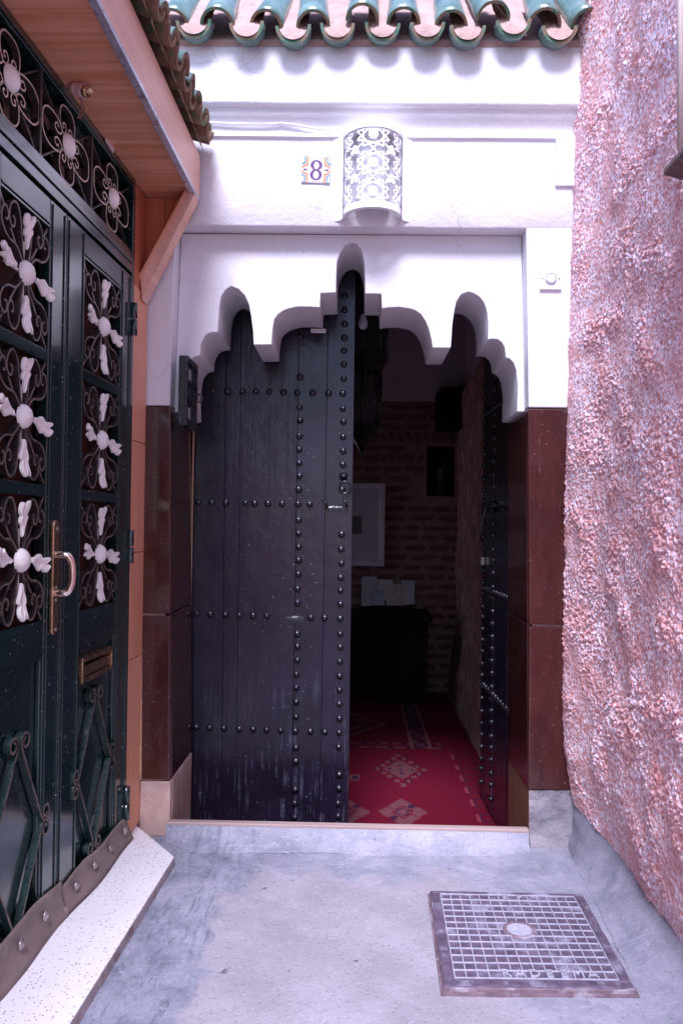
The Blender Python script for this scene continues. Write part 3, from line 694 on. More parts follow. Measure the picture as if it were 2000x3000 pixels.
MB().box(ringc.x-.005, ringc.x+.005, ringc.y-.006, ringc.y+.004, ringc.z-.055, ringc.z-.030).build('padlock', 'padlock_brass', pl_, .002)
MB().tube([(ringc.x, ringc.y-.001, ringc.z-.012), (ringc.x, ringc.y-.001, ringc.z-.032)], .0022, 6).build('padlock_shackle', 'padlock_brass', pl_)

# doorbell
qa, qb = on_y(1579, 786, -.001), on_y(1644, 851, -.001); cx, cz = (qa.x+qb.x)/2, (qa.z+qb.z)/2; hw = .0425
db = thing('doorbell', 'square white doorbell plate with round button on the white pilaster', 'doorbell', (cx, 0, cz-hw))
MB().box(cx-hw, cx+hw, -.012, .004, cz-hw, cz+hw).build('plate', 'bell_white', db, .004, 3)
TB = lambda x, y, h: (cx+x, -.0125-h, cz+y)
MB().lathe([(.0225, -.002), (.0235, .002), (.0215, .004), (.0195, .001), (.0195, -.001)], 28, TB).build('bezel', 'bell_grey', db)
MB().lathe([(.0188, -.002), (.0185, .0025), (.012, .0042), (.0001, .0046)], 28, TB).build('button', 'bell_white', db)
for sx in (-1, 1): MB().lathe([(.0028, -.001), (.0026, .0008), (.0001, .0009)], 10, lambda x, y, h: (cx+sx*.0325+x, -.0125-h, cz+y)).build('screw', 'ink', db)

# number tile
qa, qb = on_y(884, 459, 0), on_y(968, 537, 0); tx, tz = qa.x, qb.z; TW = qb.x-qa.x; TH = qa.z-qb.z
nt = thing('number_tile', 'glazed tile with purple number 8 and orange border on white wall', 'number tile', (tx+TW/2, 0, tz))
rt = R_(-2.0)
def TT(u, v, d=0):
    a_, b_ = (u-.5)*TW, (v-.5)*TH; return Vector((tx+TW/2+a_*math.cos(rt)-b_*math.sin(rt), -.006-d, tz+TH/2+a_*math.sin(rt)+b_*math.cos(rt)))
MB().prism([TT(0, 0), TT(1, 0), TT(1, 1), TT(0, 1)], (0, .010, 0)).build('tile_body', 'tile_white', nt, .0015)
def flat(mb, pts, d, th=.0005): mb.prism([TT(u, v, d) for u, v in pts], (0, -th, 0))
num = MB()
for (cu, cv, rx, ry, icv, ix, iy, d) in ((.505, .668, .205, .192, .66, .090, .145, .0002), (.502, .305, .205, .205, .305, .098, .155, .0004)):
    N = 32; o = [TT(cu+rx*math.cos(2*math.pi*k/N), cv+ry*math.sin(2*math.pi*k/N), d+.0006) for k in range(N)]; i_ = [TT(cu+ix*math.cos(2*math.pi*k/N), icv+iy*math.sin(2*math.pi*k/N), d+.0006) for k in range(N)]
    num.add(o+i_, [[k, (k+1) % N, N+(k+1) % N, N+k] for k in range(N)])
num.build('numeral', 'tile_purple', nt)
for sx in (0, 1):
    for sz in (0, 1):
        F_ = lambda pts: [((1-u) if sx else u, (1-v) if sz else v) for u, v in pts]
        m_ = MB(); flat(m_, F_([(.165, .005), (.225, .005), (.225, .36), (.15, .36), (.02, .47), (.005, .455), (.005, .42), (.10, .315), (.165, .30)]), .0003); m_.build('border_band', 'tile_orange', nt, recalc=True)
        m_ = MB(); flat(m_, F_([(.005, .005), (.145, .005), (.145, .27), (.09, .285), (.005, .37)]), .0003); m_.build('corner_field', 'tile_teal', nt, recalc=True)
        m_ = MB(); flat(m_, F_([(.02, .05), (.06, .015), (.10, .05), (.085, .13), (.10, .20), (.05, .26), (.012, .22), (.03, .13)]), .0009); m_.build('corner_leaf', 'tile_white', nt, recalc=True)
    m_ = MB(); cu = .13 if not sx else .87; flat(m_, [(cu+.075*math.cos(a), .49+.03*math.sin(a)) for a in np.linspace(0, 2*math.pi, 14, endpoint=False)], .0004); m_.build('bud', 'tile_purple', nt, recalc=True)
for k in range(5):
    for v in (.935, .045):
        m_ = MB(); u = .29+k*.108; flat(m_, [(u+.018*math.cos(a), v+.018*math.sin(a)) for a in np.linspace(0, 2*math.pi, 8, endpoint=False)], .0004); m_.build('dot', 'tile_purple', nt, recalc=True)

# pierced half-round wall lamp
lx = on_y(1091, 500, 0).x; lzt = 2.752; lzb = 2.422; LR = .112
lamp = thing('wall_lamp', 'white pierced half-round plaster wall lamp above the arch', 'wall lamp', (lx, 0, lzb))
def CY(a, z, d=0): return Vector((lx+(LR+d)*math.sin(a), -(LR+d)*math.cos(a), z))
def cyl_patch(mb, pts, d0, d1):
    """closed outline in (angle,z) lifted to the curved shell"""
    n = len(pts); o = [CY(a, z, d1) for a, z in pts]; i_ = [CY(a, z, d0) for a, z in pts]
    mb.add(o+i_, [list(range(n)), list(range(2*n-1, n-1, -1))]+[[k, n+k, n+(k+1) % n, (k+1) % n] for k in range(n)])
def cyl_bar(mb, p, q, w, d0=-.006, d1=.0):
    a0, z0 = p; a1, z1 = q; dx, dz = (a1-a0)*LR, z1-z0; l = math.hypot(dx, dz); nx, nz = -dz/l*w/2, dx/l*w/2; N = max(2, int(l/.012)); vs = []
    for k in range(N+1):
        f = k/N; a, z = a0+(a1-a0)*f, z0+(z1-z0)*f
        vs += [CY(a+nx/LR, z+nz, d1), CY(a-nx/LR, z-nz, d1), CY(a-nx/LR, z-nz, d0), CY(a+nx/LR, z+nz, d0)]
    mb.add(vs, [[k*4+j, k*4+(j+1) % 4, k*4+4+(j+1) % 4, k*4+4+j] for k in range(N) for j in range(4)])
def ring_band(z0, z1, d0, d1, nm):
    mb = MB(); N = 30; vs = []
    for k in range(N+1):
        a = -math.pi/2+math.pi*k/N; vs += [CY(a, z0, d1), CY(a, z1, d1), CY(a, z1, d0), CY(a, z0, d0)]
    mb.add(vs, [[k*4+j, k*4+(j+1) % 4, k*4+4+(j+1) % 4, k*4+4+j] for k in range(N) for j in range(4)], 0, False); return mb.build(nm, 'lamp_plaster', lamp, recalc=True)
ring_band(lzt-.022, lzt, -.016, .004, 'rim'); ring_band(lzb, lzb+.026, -.016, .004, 'rim')
MB().prism([Vector((lx-.04-LR*1.0, 0, lzt-.002))]+[CY(a, lzt-.012, -.014) for a in np.linspace(-math.pi/2, math.pi/2, 17)]+[Vector((lx+.04+LR, 0, lzt-.002))], (0, 0, .006)).build('lamp_roof', 'lamp_plaster', lamp, recalc=True)
# flared shoulders where the shell meets the wall
for sg in (-1, 1):
    def fl_(u, v, sg=sg):
        t_ = u*math.pi/2; r = .040
        x = LR+.004+r*(1-math.sin(t_))-.0; y = -(r*(1-math.cos(t_)))-.000
        return (lx+sg*(LR+.002+r*(1-math.sin(t_))), -(r*(1-math.cos(t_)))*1.0-.001, lzb-.012+(lzt+.004-lzb)*v)
    MB().grid(10, 4, fl_).build('shoulder', 'lamp_plaster', lamp, recalc=True)
lat = []
ROW = .110; zc = [lzb+.028+.027+ROW*k*1.0 for k in range(3)]; zc = [lzb+.062+ROW*k for k in range(3)]
cols = [-1.36, 0, 1.36]; RS = .055
for a_c in cols:
    for z_c in zc:
        mb = MB(); P_ = [(a_c+RS*1.25*math.cos(math.pi/2+2*math.pi*k/10)/LR, z_c+RS*math.sin(math.pi/2+2*math.pi*k/10)) for k in range(10)]
        cl = lambda p: (max(-1.5, min(1.5, p[0])), max(lzb+.02, min(lzt-.015, p[1])))
        for k in range(10):
            p, q = cl(P_[k]), cl(P_[(k+3) % 10])
            if abs(p[0]-q[0])*LR+abs(p[1]-q[1]) > .01: cyl_bar(mb, p, q, .0054)
        if abs(a_c) < 1: mb.build('lattice_star', 'lamp_plaster', lamp)
        else: mb.build('lattice_star', 'lamp_plaster', lamp)
        mb = MB(); cyl_patch(mb, [(max(-1.54, min(1.54, a_c+.019*math.cos(t_)/LR)), z_c+.019*math.sin(t_)) for t_ in np.linspace(0, 2*math.pi, 16, endpoint=False)], -.010, .003)
        ro = mb.build('rosette', 'lamp_plaster', lamp, recalc=True)
for a_c in (-.68, .68):
    for k in range(2):
        z_c = (zc[k]+zc[k+1])/2; mb = MB()
        for ang_ in (R_(90), R_(210), R_(330)):
            cu, cv = a_c+.012*math.cos(ang_)/LR, z_c+.012*math.sin(ang_); cyl_patch(mb, [(cu+.0095*math.cos(t_)/LR, cv+.0095*math.sin(t_)) for t_ in np.linspace(0, 2*math.pi, 9, endpoint=False)], -.010, .002)
        for ang_ in (R_(35), R_(145), R_(215), R_(325)): cyl_bar(mb, (a_c, z_c), (a_c+.036*math.cos(ang_)/LR, z_c+.036*math.sin(ang_)), .0054)
        mb.build('trefoil', 'lamp_plaster', lamp, recalc=True)
mb = MB(); NL = 24; mb.add([Vector((lx+(LR-.045)*math.sin(a), -(LR-.045)*math.cos(a), z)) for z in (lzb+.02, lzt-.02) for a in np.linspace(-math.pi/2, math.pi/2, NL+1)], [[k, k+1, NL+2+k, NL+1+k] for k in range(NL)], 0, True); mb.build('added_backing', 'lamp_plaster', lamp, recalc=True)  # pale shell added behind the lattice to lighten its holes
# wire on the cornice
pts = [on_y(px, py, -.008) for px, py in ((560, 352), (600, 357), (680, 361), (760, 363), (815, 361), (822, 360), (870, 366), (920, 375), (970, 379), (1015, 373))]
tag(MB().tube(catmull([tuple(q) for q in pts], 5), .0042, 8).build('cable', 'cornice_plaster'), 'painted-over cable running along the cornice to the wall lamp', 'cable')

# ------------------------------------------------------------------ inside the room
rug = None
RX0, RX1, RY0, RY1 = -.72, .80, .50, 3.86; NXc, NYc = 152, 260
def rug_col(x, y):
    red = (.10, .003, .013); pink_ = (.125, .044, .052); dark = (.028, .008, .03)
    def dia(cx, cy, sx, sy): return abs(x-cx)/sx+abs(y-cy)/sy
    c = red
    k = (y/.105) % 2                                   # fret border along the flank wall
    if (abs(x-.645) < .007 and k < 1) or (abs(x-.755) < .007 and k >= 1) or ((k % 1.0) < .12 and .642 < x < .758): c = dark
    elif (abs(x-.630) < .006 and k < 1): c = (.19, .03, .045)
    for (mx, my) in ((.257, .955), (-.03, .945), (-.32, .955)):      # stepped medallions near the sill
        d = dia(mx, my, .125, .20)
        if d < 1:
            c = pink_
            if .38 < d < .48: c = red
            if .24 < d < .32: c = dark
            if d > .56 and abs(abs(x-mx)/.125-abs(y-my)/.20) < .17: c = dark if (x-mx)*(y-my) > 0 or abs(x-mx) > .07 else pink_
            if d > .50 and abs(abs(x-mx)/.125-abs(y-my)/.20-.22) < .03: c = red
    for (mx, my) in ((.287, 1.66), (-.33, 1.66)):                    # chequered medallions further in
        fx, fy = (x-mx)/.0345, (y-my)/.072; i, j = math.floor(fx+.5), math.floor(fy+.5)
        if abs(i)+abs(j) == 4 and abs(fx-i) < .38 and abs(fy-j) < .38: c = pink_
        elif abs(i)+abs(j) == 4: c = dark if (abs(fx-i) >= .38) else c
        d = dia(mx, my, .105, .19)
        if d < 1: c = pink_
        if d < .75 and (i % 2 == 0) and abs(fx-i)+abs(fy-j) < .36: c = dark
    if abs(x-.012) < .032 and abs(y-1.49) < .06: c = pink_ if (abs(x-.012) > .014 or abs(y-1.49) > .03) else dark
    if y > 2.12:                                                     # a second rug laid over, deeper in
        c = (.085, .004, .012)
        if y < 2.15: c = pink_ if int(x*26) % 3 else dark
        if abs(y-2.23) < .03: c = dark if int(x*22) % 2 else (.13, .03, .04)
        if .40 < x < .50: c = (.04, .010, .025) if (int(y*12)+int(x*30)) % 3 else (.09, .03, .035)
        if abs(x-.39) < .009 or abs(x-.51) < .009: c = (.17, .06, .06)
        d = dia(-.1, 2.75, .36, .45); st = int(d*6)
        if st in (3, 5): c = (.13, .045, .045)
        if x > .60: c = red
    return c
me = bpy.data.meshes.new('rug'); vs_ = []; fs_ = []; cols_ = []
for j in range(NYc+1):
    for i in range(NXc+1):
        x = RX0+(RX1-RX0)*i/NXc; y = RY0+(RY1-RY0)*j/NYc; vs_.append((x, y, FZ+.010+.004*fbm(x*2.5, y*2.5, 4)))
for j in range(NYc):
    for i in range(NXc):
        a_ = j*(NXc+1)+i; fs_.append((a_, a_+1, a_+NXc+2, a_+NXc+1)); cols_.append(rug_col(RX0+(RX1-RX0)*(i+.5)/NXc, RY0+(RY1-RY0)*(j+.5)/NYc))
me.from_pydata(vs_, [], fs_); ca = me.color_attributes.new('weave', 'FLOAT_COLOR', 'CORNER')
ca.data.foreach_set('color', np.repeat(np.array([(*c, 1.) for c in cols_]), 4, axis=0).ravel()); me.materials.append(MAT['rug_wool']); me.update()
tag(link('rug', me, (0, 0, 0)), 'red woven rug with stepped diamond medallions inside the doorway', 'rug')
# chest
def bxT(mb, x0, x1, y0, y1, z0, z1): return mb.box(x0, x1, y0, y1, z0, z1)
ch = thing('wooden_chest', 'dark carved wooden chest against the brick wall', 'chest', (.3, 3.6, FZ))
MB().box(-.12, .60, 3.42, 3.92, FZ+.06, .44).build('body', 'dark_wood', ch, .008)
MB().box(-.15, .64, 3.39, 3.94, .44, .50).build('top', 'dark_wood', ch, .008)
for x in (.02, .30, .58): MB().box(x-.035, x+.012, 3.40, 3.425, FZ+.10, .43).build('stile', 'dark_wood', ch, .004)
for x in (.15, .43):
    MB().prism([(x-.10, 3.405, FZ+.14), (x+.10, 3.405, FZ+.14), (x+.10, 3.405, .22), (x+.07, 3.405, .31), (x, 3.405, .36), (x-.07, 3.405, .31), (x-.10, 3.405, .22)], (0, .017, 0)).build('arched_panel', 'dark_wood', ch, .005)
for x in (-.10, .58):
    for y in (3.44, 3.88): MB().box(x-.025, x+.025, y-.02, y+.02, FZ, FZ+.065).build('foot', 'dark_wood', ch)
rk = thing('card_rack', 'low dark rack for cards on top of the chest', 'rack', (.28, 3.55, .50))
MB().box(.05, .50, 3.50, 3.66, .502, .56).build('tray', 'dark_wood', rk, .004); MB().box(.05, .50, 3.64, 3.66, .562, .70).build('back', 'dark_wood', rk, .004)
for (x, w, z0, z1, y, m_, lab) in ((.12, .13, .58, .80, 3.60, 'card_a', 'tall pale leaflet standing in the rack'), (.255, .13, .60, .775, 3.605, 'card_d', 'pale leaflet between the tall and dark ones in the rack'), (.10, .09, .56, .66, 3.53, 'card_d', 'small white framed card lowest in the rack'),
                                (.20, .10, .565, .70, 3.54, 'card_e', 'dark blue postcard in front of the pale leaflets'), (.35, .17, .565, .74, 3.55, 'card_c', 'red leaflet standing in the rack'), (.45, .11, .57, .77, 3.61, 'card_b', 'blue grey leaflet at the end of the rack')):
    o = MB().prism([(x-w/2, y, z0), (x+w/2, y, z0), (x+w/2, y+.02, z1), (x-w/2, y+.02, z1)], (0, .004, 0)).build('leaflet', m_); tag(o, lab, 'leaflet', 'leaflets on the chest')
# framed print
pf = thing('picture_frame', 'tall white picture frame on the brick wall', 'picture', (.02, BY, .87))
fx0, fx1, fz0, fz1 = -.28, .26, .872, 1.612
for (a_, b_, c_, d_) in ((fx0, fx1, fz1-.05, fz1), (fx0, fx1, fz0, fz0+.05), (fx0, fx0+.05, fz0+.05, fz1-.05), (fx1-.05, fx1, fz0+.05, fz1-.05)): MB().box(a_, b_, BY-.05, BY-.016, c_, d_).build('moulding', 'frame_white', pf, .004)
MB().box(fx0+.05, fx1-.05, BY-.036, BY-.02, fz0+.05, fz1-.05).build('mat', 'mat_board', pf); MB().box(-.20, .055, BY-.0385, BY-.0365, 1.16, 1.32).build('print', 'print_dark', pf)
# head in the niche
hd = thing('carved_head', 'dark carved head standing in the wall niche', 'sculpture', (.765, BY+.10, NZ0))
prof_ = [(.0001, 0), (.075, 0), (.08, .02), (.055, .05), (.05, .09), (.072, .12), (.088, .18), (.092, .24), (.085, .30), (.06, .345), (.035, .365), (.03, .39), (.0001, .41)]
MB().lathe(prof_, 18, lambda x, y, h: (.765+x*(.98), BY+.10+y*.95, NZ0+h)).build('head', 'bronze', hd)
MB().prism([(.757, BY+.015, NZ0+.20), (.773, BY+.015, NZ0+.20), (.768, BY+.02, NZ0+.26), (.762, BY+.02, NZ0+.26)], (0, -.02, 0)).build('nose', 'bronze', hd, .003)
for sx in (-1, 1):
    MB().lathe([(.0001, -.03), (.014, -.015), (.016, 0), (.012, .02), (.0001, .03)], 8, lambda x, y, h: (.765+sx*.09+x*.5, BY+.10+y, NZ0+.22+h)).build('ear', 'bronze', hd)
    MB().box(.765+sx*.035-.016, .765+sx*.035+.016, BY+.006, BY+.018, NZ0+.252, NZ0+.260).build('eye', 'bronze', hd, .002)
MB().box(.742, .788, BY+.006, BY+.02, NZ0+.165, NZ0+.176).build('mouth', 'bronze', hd, .003)
# lantern and bulb
LYY = 1.55; lq = on_y(1058, 1340, LYY)
ln_ = thing('hanging_lantern', 'tall black metal lantern hanging inside the doorway', 'lantern', (lq.x, LYY, lq.z))
def LT(x, y, h): return (lq.x+x, LYY+y, lq.z+h)
MB().lathe([(.0001, 0), (.008, .03), (.03, .07), (.075, .12), (.10, .17), (.105, .19)], 8, LT, smooth=False).build('finial_cone', 'black_iron', ln_)
MB().lathe([(.102, .19), (.106, .48)], 8, LT, smooth=False).build('lower_glass', 'lantern_glass', ln_)
MB().lathe([(.112, .48), (.112, .50), (.14, .56), (.145, .57)], 8, LT, smooth=False).build('collar', 'black_iron', ln_)
MB().lathe([(.138, .57), (.138, .98)], 8, LT, smooth=False).build('upper_glass', 'lantern_glass', ln_)
MB().lathe([(.147, .98), (.15, 1.0), (.12, 1.06), (.05, 1.14), (.015, 1.22), (.0001, 1.23)], 8, LT, smooth=False).build('dome', 'black_iron', ln_)
for k in range(8):
    a_ = 2*math.pi*k/8
    MB().tube([LT(.107*math.cos(a_), .107*math.sin(a_), .185), LT(.111*math.cos(a_), .111*math.sin(a_), .49)], .007, 5).build('corner_bar', 'black_iron', ln_)
    MB().tube([LT(.143*math.cos(a_), .143*math.sin(a_), .565), LT(.143*math.cos(a_), .143*math.sin(a_), .99)], .008, 5).build('corner_bar', 'black_iron', ln_)
MB().tube([LT(0, 0, 1.22), LT(0, 0, 3.24-lq.z)], .006, 6).build('chain', 'black_iron', ln_)
bq = on_y(1063, 965, .75)
bu = thing('light_bulb', 'unlit white bulb hanging on a cord behind the arch', 'bulb', bq)
MB().lathe([(.0001, 0), (.014, .003), (.021, .014), (.024, .03), (.021, .046), (.013, .065), (.012, .075)], 16, lambda x, y, h: (bq.x+x, .75+y, bq.z+h)).build('glass', 'bulb_glass', bu)
MB().lathe([(.0125, .073), (.0150, .078), (.0150, .11), (.006, .12), (.0001, .121)], 12, lambda x, y, h: (bq.x+x, .75+y, bq.z+h)).build('socket', 'ink', bu)
MB().tube([(bq.x, .75, bq.z+.115), (bq.x, .75, 3.25)], .003, 6).build('cord', 'ink', bu)

# ================================================================== GREEN METAL DOUBLE DOOR ON THE LEFT
SH = lambda s, z: s + .010*(1.5-z)
def G(s, n, z): return L(SH(s, z), n, z)
def gbox(mb, s0, s1, n0, n1, z0, z1, m=0): return mb.box(s0, s1, n0, n1, z0, z1, m, T=G)
def gb(nm, s0, s1, n0, n1, z0, z1, mat, par, bev=.002): return gbox(MB(), s0, s1, n0, n1, z0, z1).build(nm, mat, par, bev, 2, recalc=True)
lw = thing('neighbour_house', 'neighbouring house wall that frames the green metal door', 'house', L(-1, -.2, 0))
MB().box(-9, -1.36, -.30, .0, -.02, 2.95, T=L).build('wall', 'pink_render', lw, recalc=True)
MB().box(-1.36, -.004, -.30, -.14, -.02, 2.95, T=L).build('wall', 'room_plaster', lw, recalc=True)
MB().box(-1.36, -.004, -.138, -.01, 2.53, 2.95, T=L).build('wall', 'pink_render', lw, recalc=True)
for (z0, z1) in ((.05, .70), (.703, 1.10), (1.103, 1.52), (1.523, 2.10)):
    MB().box(-.163, -.008, -.10, .004, z0, z1, T=G).build('trim_tile', 'trim_wood', lw, .0015, recalc=True)
MB().box(-.163, -.008, -.10, .001, 2.10, 2.48, T=G).build('trim_tile', 'panel_wood', lw, recalc=True)
fr = thing('scrolled_transom', 'black iron surround with scrolled transom grille over the green door', 'transom', L(-.7, -.05, .05))
gb('post', -.190, -.165, -.06, .004, .05, 2.50, 'green_paint', fr); gb('post', -1.285, -1.26, -.06, .004, .05, 2.50, 'green_paint', fr)
gb('head_rail', -1.26, -.190, -.06, .004, 2.455, 2.498, 'green_paint', fr); gb('transom_rail', -1.26, -.190, -.06, .004, 2.135, 2.215, 'green_paint', fr)
gb('rail_bead', -1.26, -.190, .004, .010, 2.168, 2.185, 'green_paint', fr); gb('head_bead', -1.26, -.190, .004, .009, 2.462, 2.470, 'green_paint', fr)
for s in (-.566, -.929): gb('transom_bar', s-.006, s+.006, -.03, -.002, 2.215, 2.455, 'dark_iron', fr)
gb('transom_pane', -1.26, -.190, -.050, -.046, 2.215, 2.455, 'dark_pane', fr, 0)
def dome(r, h, c, nm, mat, par, seg=18):
    pr = [(r, 0), (r*.97, h*.25), (r*.86, h*.52), (r*.66, h*.77), (r*.36, h*.94), (.0001, h)]
    return MB().lathe(pr, seg, lambda x, y, k: G(c[0]+x, c[1]+k, c[2]+y)).build(nm, mat, par)
def cscroll(w, h):
    """open oval whose two ends curl inside; gap towards -z"""
    pts = []
    half = [(.0, 1.), (.55, .93), (.92, .55), (1., .0), (.90, -.55), (.62, -.92), (.30, -.85), (.16, -.50), (.34, -.22), (.60, -.32), (.58, -.55), (.44, -.54)]
    cm = catmull([(-x*w, y*h) for x, y in half[::-1]]+[(x*w, y*h) for x, y in half[1:]], 4)
    return cm
trans = [(-1.26, -.935), (-.923, -.572), (-.560, -.192)]
for (sa, sb) in trans:
    cs, cz = (sa+sb)/2, 2.335; hw_, hh = (sb-sa)/2, .118
    Tm = lambda x, y, c, cs=cs, cz=cz: G(cs+x, -.016+c, cz+y)
    for sx in (-1, 1):
        for sz in (-1, 1): MB().ribbon([(0, 0), (sx*hw_, sz*hh)], .014, .005, Tm).build('rod', 'dark_iron', fr)
    for k, (ox, oz, rot, w, h) in enumerate(((0, .066, 0, .052, .044), (0, -.066, math.pi, .052, .044), (.098, 0, -math.pi/2, .052, .066), (-.098, 0, math.pi/2, .052, .066))):
        P_ = [(x*math.cos(rot)-y*math.sin(rot)+ox, x*math.sin(rot)+y*math.cos(rot)+oz) for x, y in cscroll(w, h)]
        MB().ribbon(P_, .018, .0052, Tm, edge=1).build('scroll', ('dark_iron', 'cream_edge'), fr)
    dome(.034, .022, (cs, -.006, cz), 'boss', 'ornament_white', fr)

# leaf ornaments
UPL = [(0, 0), (-.10, .16), (-.24, .36), (-.40, .50), (-.42, .57), (-.30, .61), (-.18, .58), (-.36, .72), (-.50, .90), (-.44, 1.0), (-.28, 1.0), (-.12, .90), (-.02, .70), (.08, .86), (.20, .96), (.34, .92), (.38, .80), (.34, .66), (.18, .58), (.26, .52), (.28, .42), (.20, .34), (.12, .36), (.07, .18)]
DNL = [(-.12, 0), (-.16, .18), (-.34, .38), (-.46, .50), (-.38, .56), (-.24, .60), (-.40, .74), (-.40, .92), (-.12, 1.06), (.0, .98), (.02, .72), (.12, .86), (.40, 1.02), (.38, .86), (.26, .62), (.38, .56), (.44, .44), (.32, .30), (.16, .16), (.12, 0)]
def ornament(out, base, size, width, dirv, T, nm, par):
    """raised leaf: outline, with a ridge along the vein so that it catches the light"""
    dx, dy = dirv; o = catmull(out, 2, True); n = len(o); mb = MB()
    def pt(a, b, c): return T(base[0]+dx*b*size-dy*a*width, base[1]+dy*b*size+dx*a*width, c)
    rim = [pt(a, b, .003+.012*b*(b-.3)) for a, b in o]; low = [pt(a, b, -.003+.012*b*(b-.3)) for a, b in o]
    inn = [pt(a*.74, .06+b*.89, .0065+.012*b*(b-.3)) for a, b in o]; vein = [pt(a*.14, .10+b*.74, .0025+.012*b*(b-.3)) for a, b in o]
    V = low+rim+inn+vein; F = [[k, (k+1) % n, n+(k+1) % n, n+k] for k in range(n)]+[[n+k, n+(k+1) % n, 2*n+(k+1) % n, 2*n+k] for k in range(n)]+[[2*n+k, 2*n+(k+1) % n, 3*n+(k+1) % n, 3*n+k] for k in range(n)]
    F += [list(range(n))[::-1], [3*n+k for k in range(n)]]
    mb.add(V, F, 0, False); ob = mb.build(nm, 'ornament_white', par, recalc=True); return ob
SCA = [(.06, .10), (.14, .32), (.20, .58), (.26, .80), (.38, .93), (.52, .93), (.64, .82), (.67, .66), (.58, .55), (.48, .58), (.47, .68), (.54, .71)]
SCB = [(.10, .06), (.24, .22), (.42, .32), (.64, .34), (.84, .42), (.95, .56), (.92, .72), (.80, .78), (.71, .70), (.73, .60), (.81, .60)]
def pane(cs, cz, hw_, hh, par):
    T = lambda x, y, c: G(cs+x, -.012+c, cz+y)
    g = []
    for sx in (-1, 1):
        for sz in (-1, 1):
            MB().ribbon([(0, 0), (sx*hw_, sz*hh)], .012, .008, T, edge=1).build('rod', ('dark_iron', 'dusty_edge'), par)
            for P_ in (SCA, SCB): MB().ribbon(catmull([(sx*x*hw_, sz*y*hh) for x, y in P_], 4), .024, .006, T, edge=1).build('scroll', ('dark_iron', 'dusty_edge'), par)
    MB().ribbon([(0, -.085), (0, .085)], .006, .015, T).build('stem', 'ornament_white', par); MB().tube([T(-.10, 0, .002), T(.10, 0, .002)], .004, 6).build('stem', 'ornament_white', par)
    T2 = lambda x, y, c: G(cs+x, .000+c, cz+y)
    ornament(UPL, (0, .062), .096, .062, (0, 1), T2, 'leaf_ornament', par); ornament(DNL, (0, -.062), .094, .056, (0, -1), T2, 'leaf_ornament', par)
    ornament(DNL, (.058, 0), .088, .052, (1, -.22), T2, 'leaf_ornament', par); ornament(DNL, (-.058, 0), .088, .052, (-1, .22), T2, 'leaf_ornament', par)
    dome(.033, .026, (cs, -.004, cz), 'boss', 'ornament_white', par)
def spiral_bar(P, Q, out, r=.026):
    P, Q, o = Vector(P), Vector(Q), Vector(out); d = (Q-P).normalized(); o = (o-d*o.dot(d)).normalized(); pts = []
    def curl(E, dd):
        c = E+o*r; l = []
        for k in range(22):
            th = k/21*2*math.pi*1.35; rr = r*(1-.62*k/21); l.append(c+(-o*math.cos(th)+dd*math.sin(th))*rr)
        return l
    return [tuple(q) for q in curl(P, -d)[::-1]+curl(Q, d)]
def diamond(c, hw_, hh, par):
    T = lambda x, y, cc: G(x, -.004+cc, y)
    cs, cz = c; g = .004
    for sx in (-1, 1):
        MB().ribbon(spiral_bar((cs+sx*.010, cz+hh), (cs+sx*(hw_-.022), cz+.012), (sx, .35)), .020, .0075, T, edge=1).build('scroll', ('iron_green', 'dusty_edge'), par)
        MB().ribbon(spiral_bar((cs+sx*(hw_-.022), cz-.012), (cs+sx*.010, cz-hh), (sx, -.35)), .020, .0075, T, edge=1).build('scroll', ('iron_green', 'dusty_edge'), par)
def leafdoor(label, s_h0, s_h1, g0, g1, s_m0, s_m1, right_):
    d = thing('metal_door', label, 'door', G((g0+g1)/2, -.02, .055))
    zb, zt = .055, 2.125
    gb('stile', s_h0, s_h1, -.034, 0, zb, zt, 'green_paint', d); gb('stile', s_m0, s_m1, -.034, 0, zb, zt, 'green_paint', d)
    for s0 in ((s_h0+.012, s_h1-.012, s_m0+.014, s_m1-.014)): gb('bead', s0-.003, s0+.003, 0, .004, zb+.04, zt-.01, 'green_paint', d, .001)
    gb('rail', g0, g1, -.034, -.001, 2.042, zt, 'green_paint', d); gb('rail', g0, g1, -.034, -.001, .832, .932, 'green_paint', d); gb('rail', g0, g1, -.034, -.001, zb, .105, 'green_paint', d)
    gb('bead', g0, g1, -.001, .003, 2.052, 2.058, 'green_paint', d, .001); gb('bead', g0, g1, -.001, .003, .842, .848, 'green_paint', d, .001)
    for z in (1.678, 1.297): gb('glazing_bar', g0, g1, -.030, -.002, z-.017, z+.017, 'green_paint', d)
    gb('screen', g0-.005, g1+.005, -.048, -.044, .928, 2.046, 'brown_screen', d, 0); gb('backing', g0-.09, g1+.09, -.075, -.068, .06, 2.12, 'dark_pane', d, 0)
    gb('lower_panel', g0-.003, g1+.003, -.030, -.018, .10, .836, 'green_paint', d, 0)
    for (a_, b_, c_, e_) in ((g0, g1, .822, .832), (g0, g1, .105, .117), (g0, g0+.010, .117, .822), (g1-.010, g1, .117, .822)): gb('panel_bead', a_, b_, -.018, -.004, c_, e_, 'green_paint', d, .003)
    for z0, z1 in ((1.695, 2.042), (1.314, 1.661), (.932, 1.280)): pane((g0+g1)/2, (z0+z1)/2, (g1-g0)/2, (z1-z0)/2, d)
    return d
ld2 = leafdoor('narrow green metal door leaf with letter slot next to the wooden trim', -.290, -.193, -.617, -.290, -.752, -.617, True)
ld1 = leafdoor('wider green metal door leaf carrying the brass pull handle', -1.255, -1.145, -1.145, -.866, -.866, -.757, False)
diamond((-.475, .395), .155, .235, ld2); diamond((-1.005, .365), .16, .245, ld1)
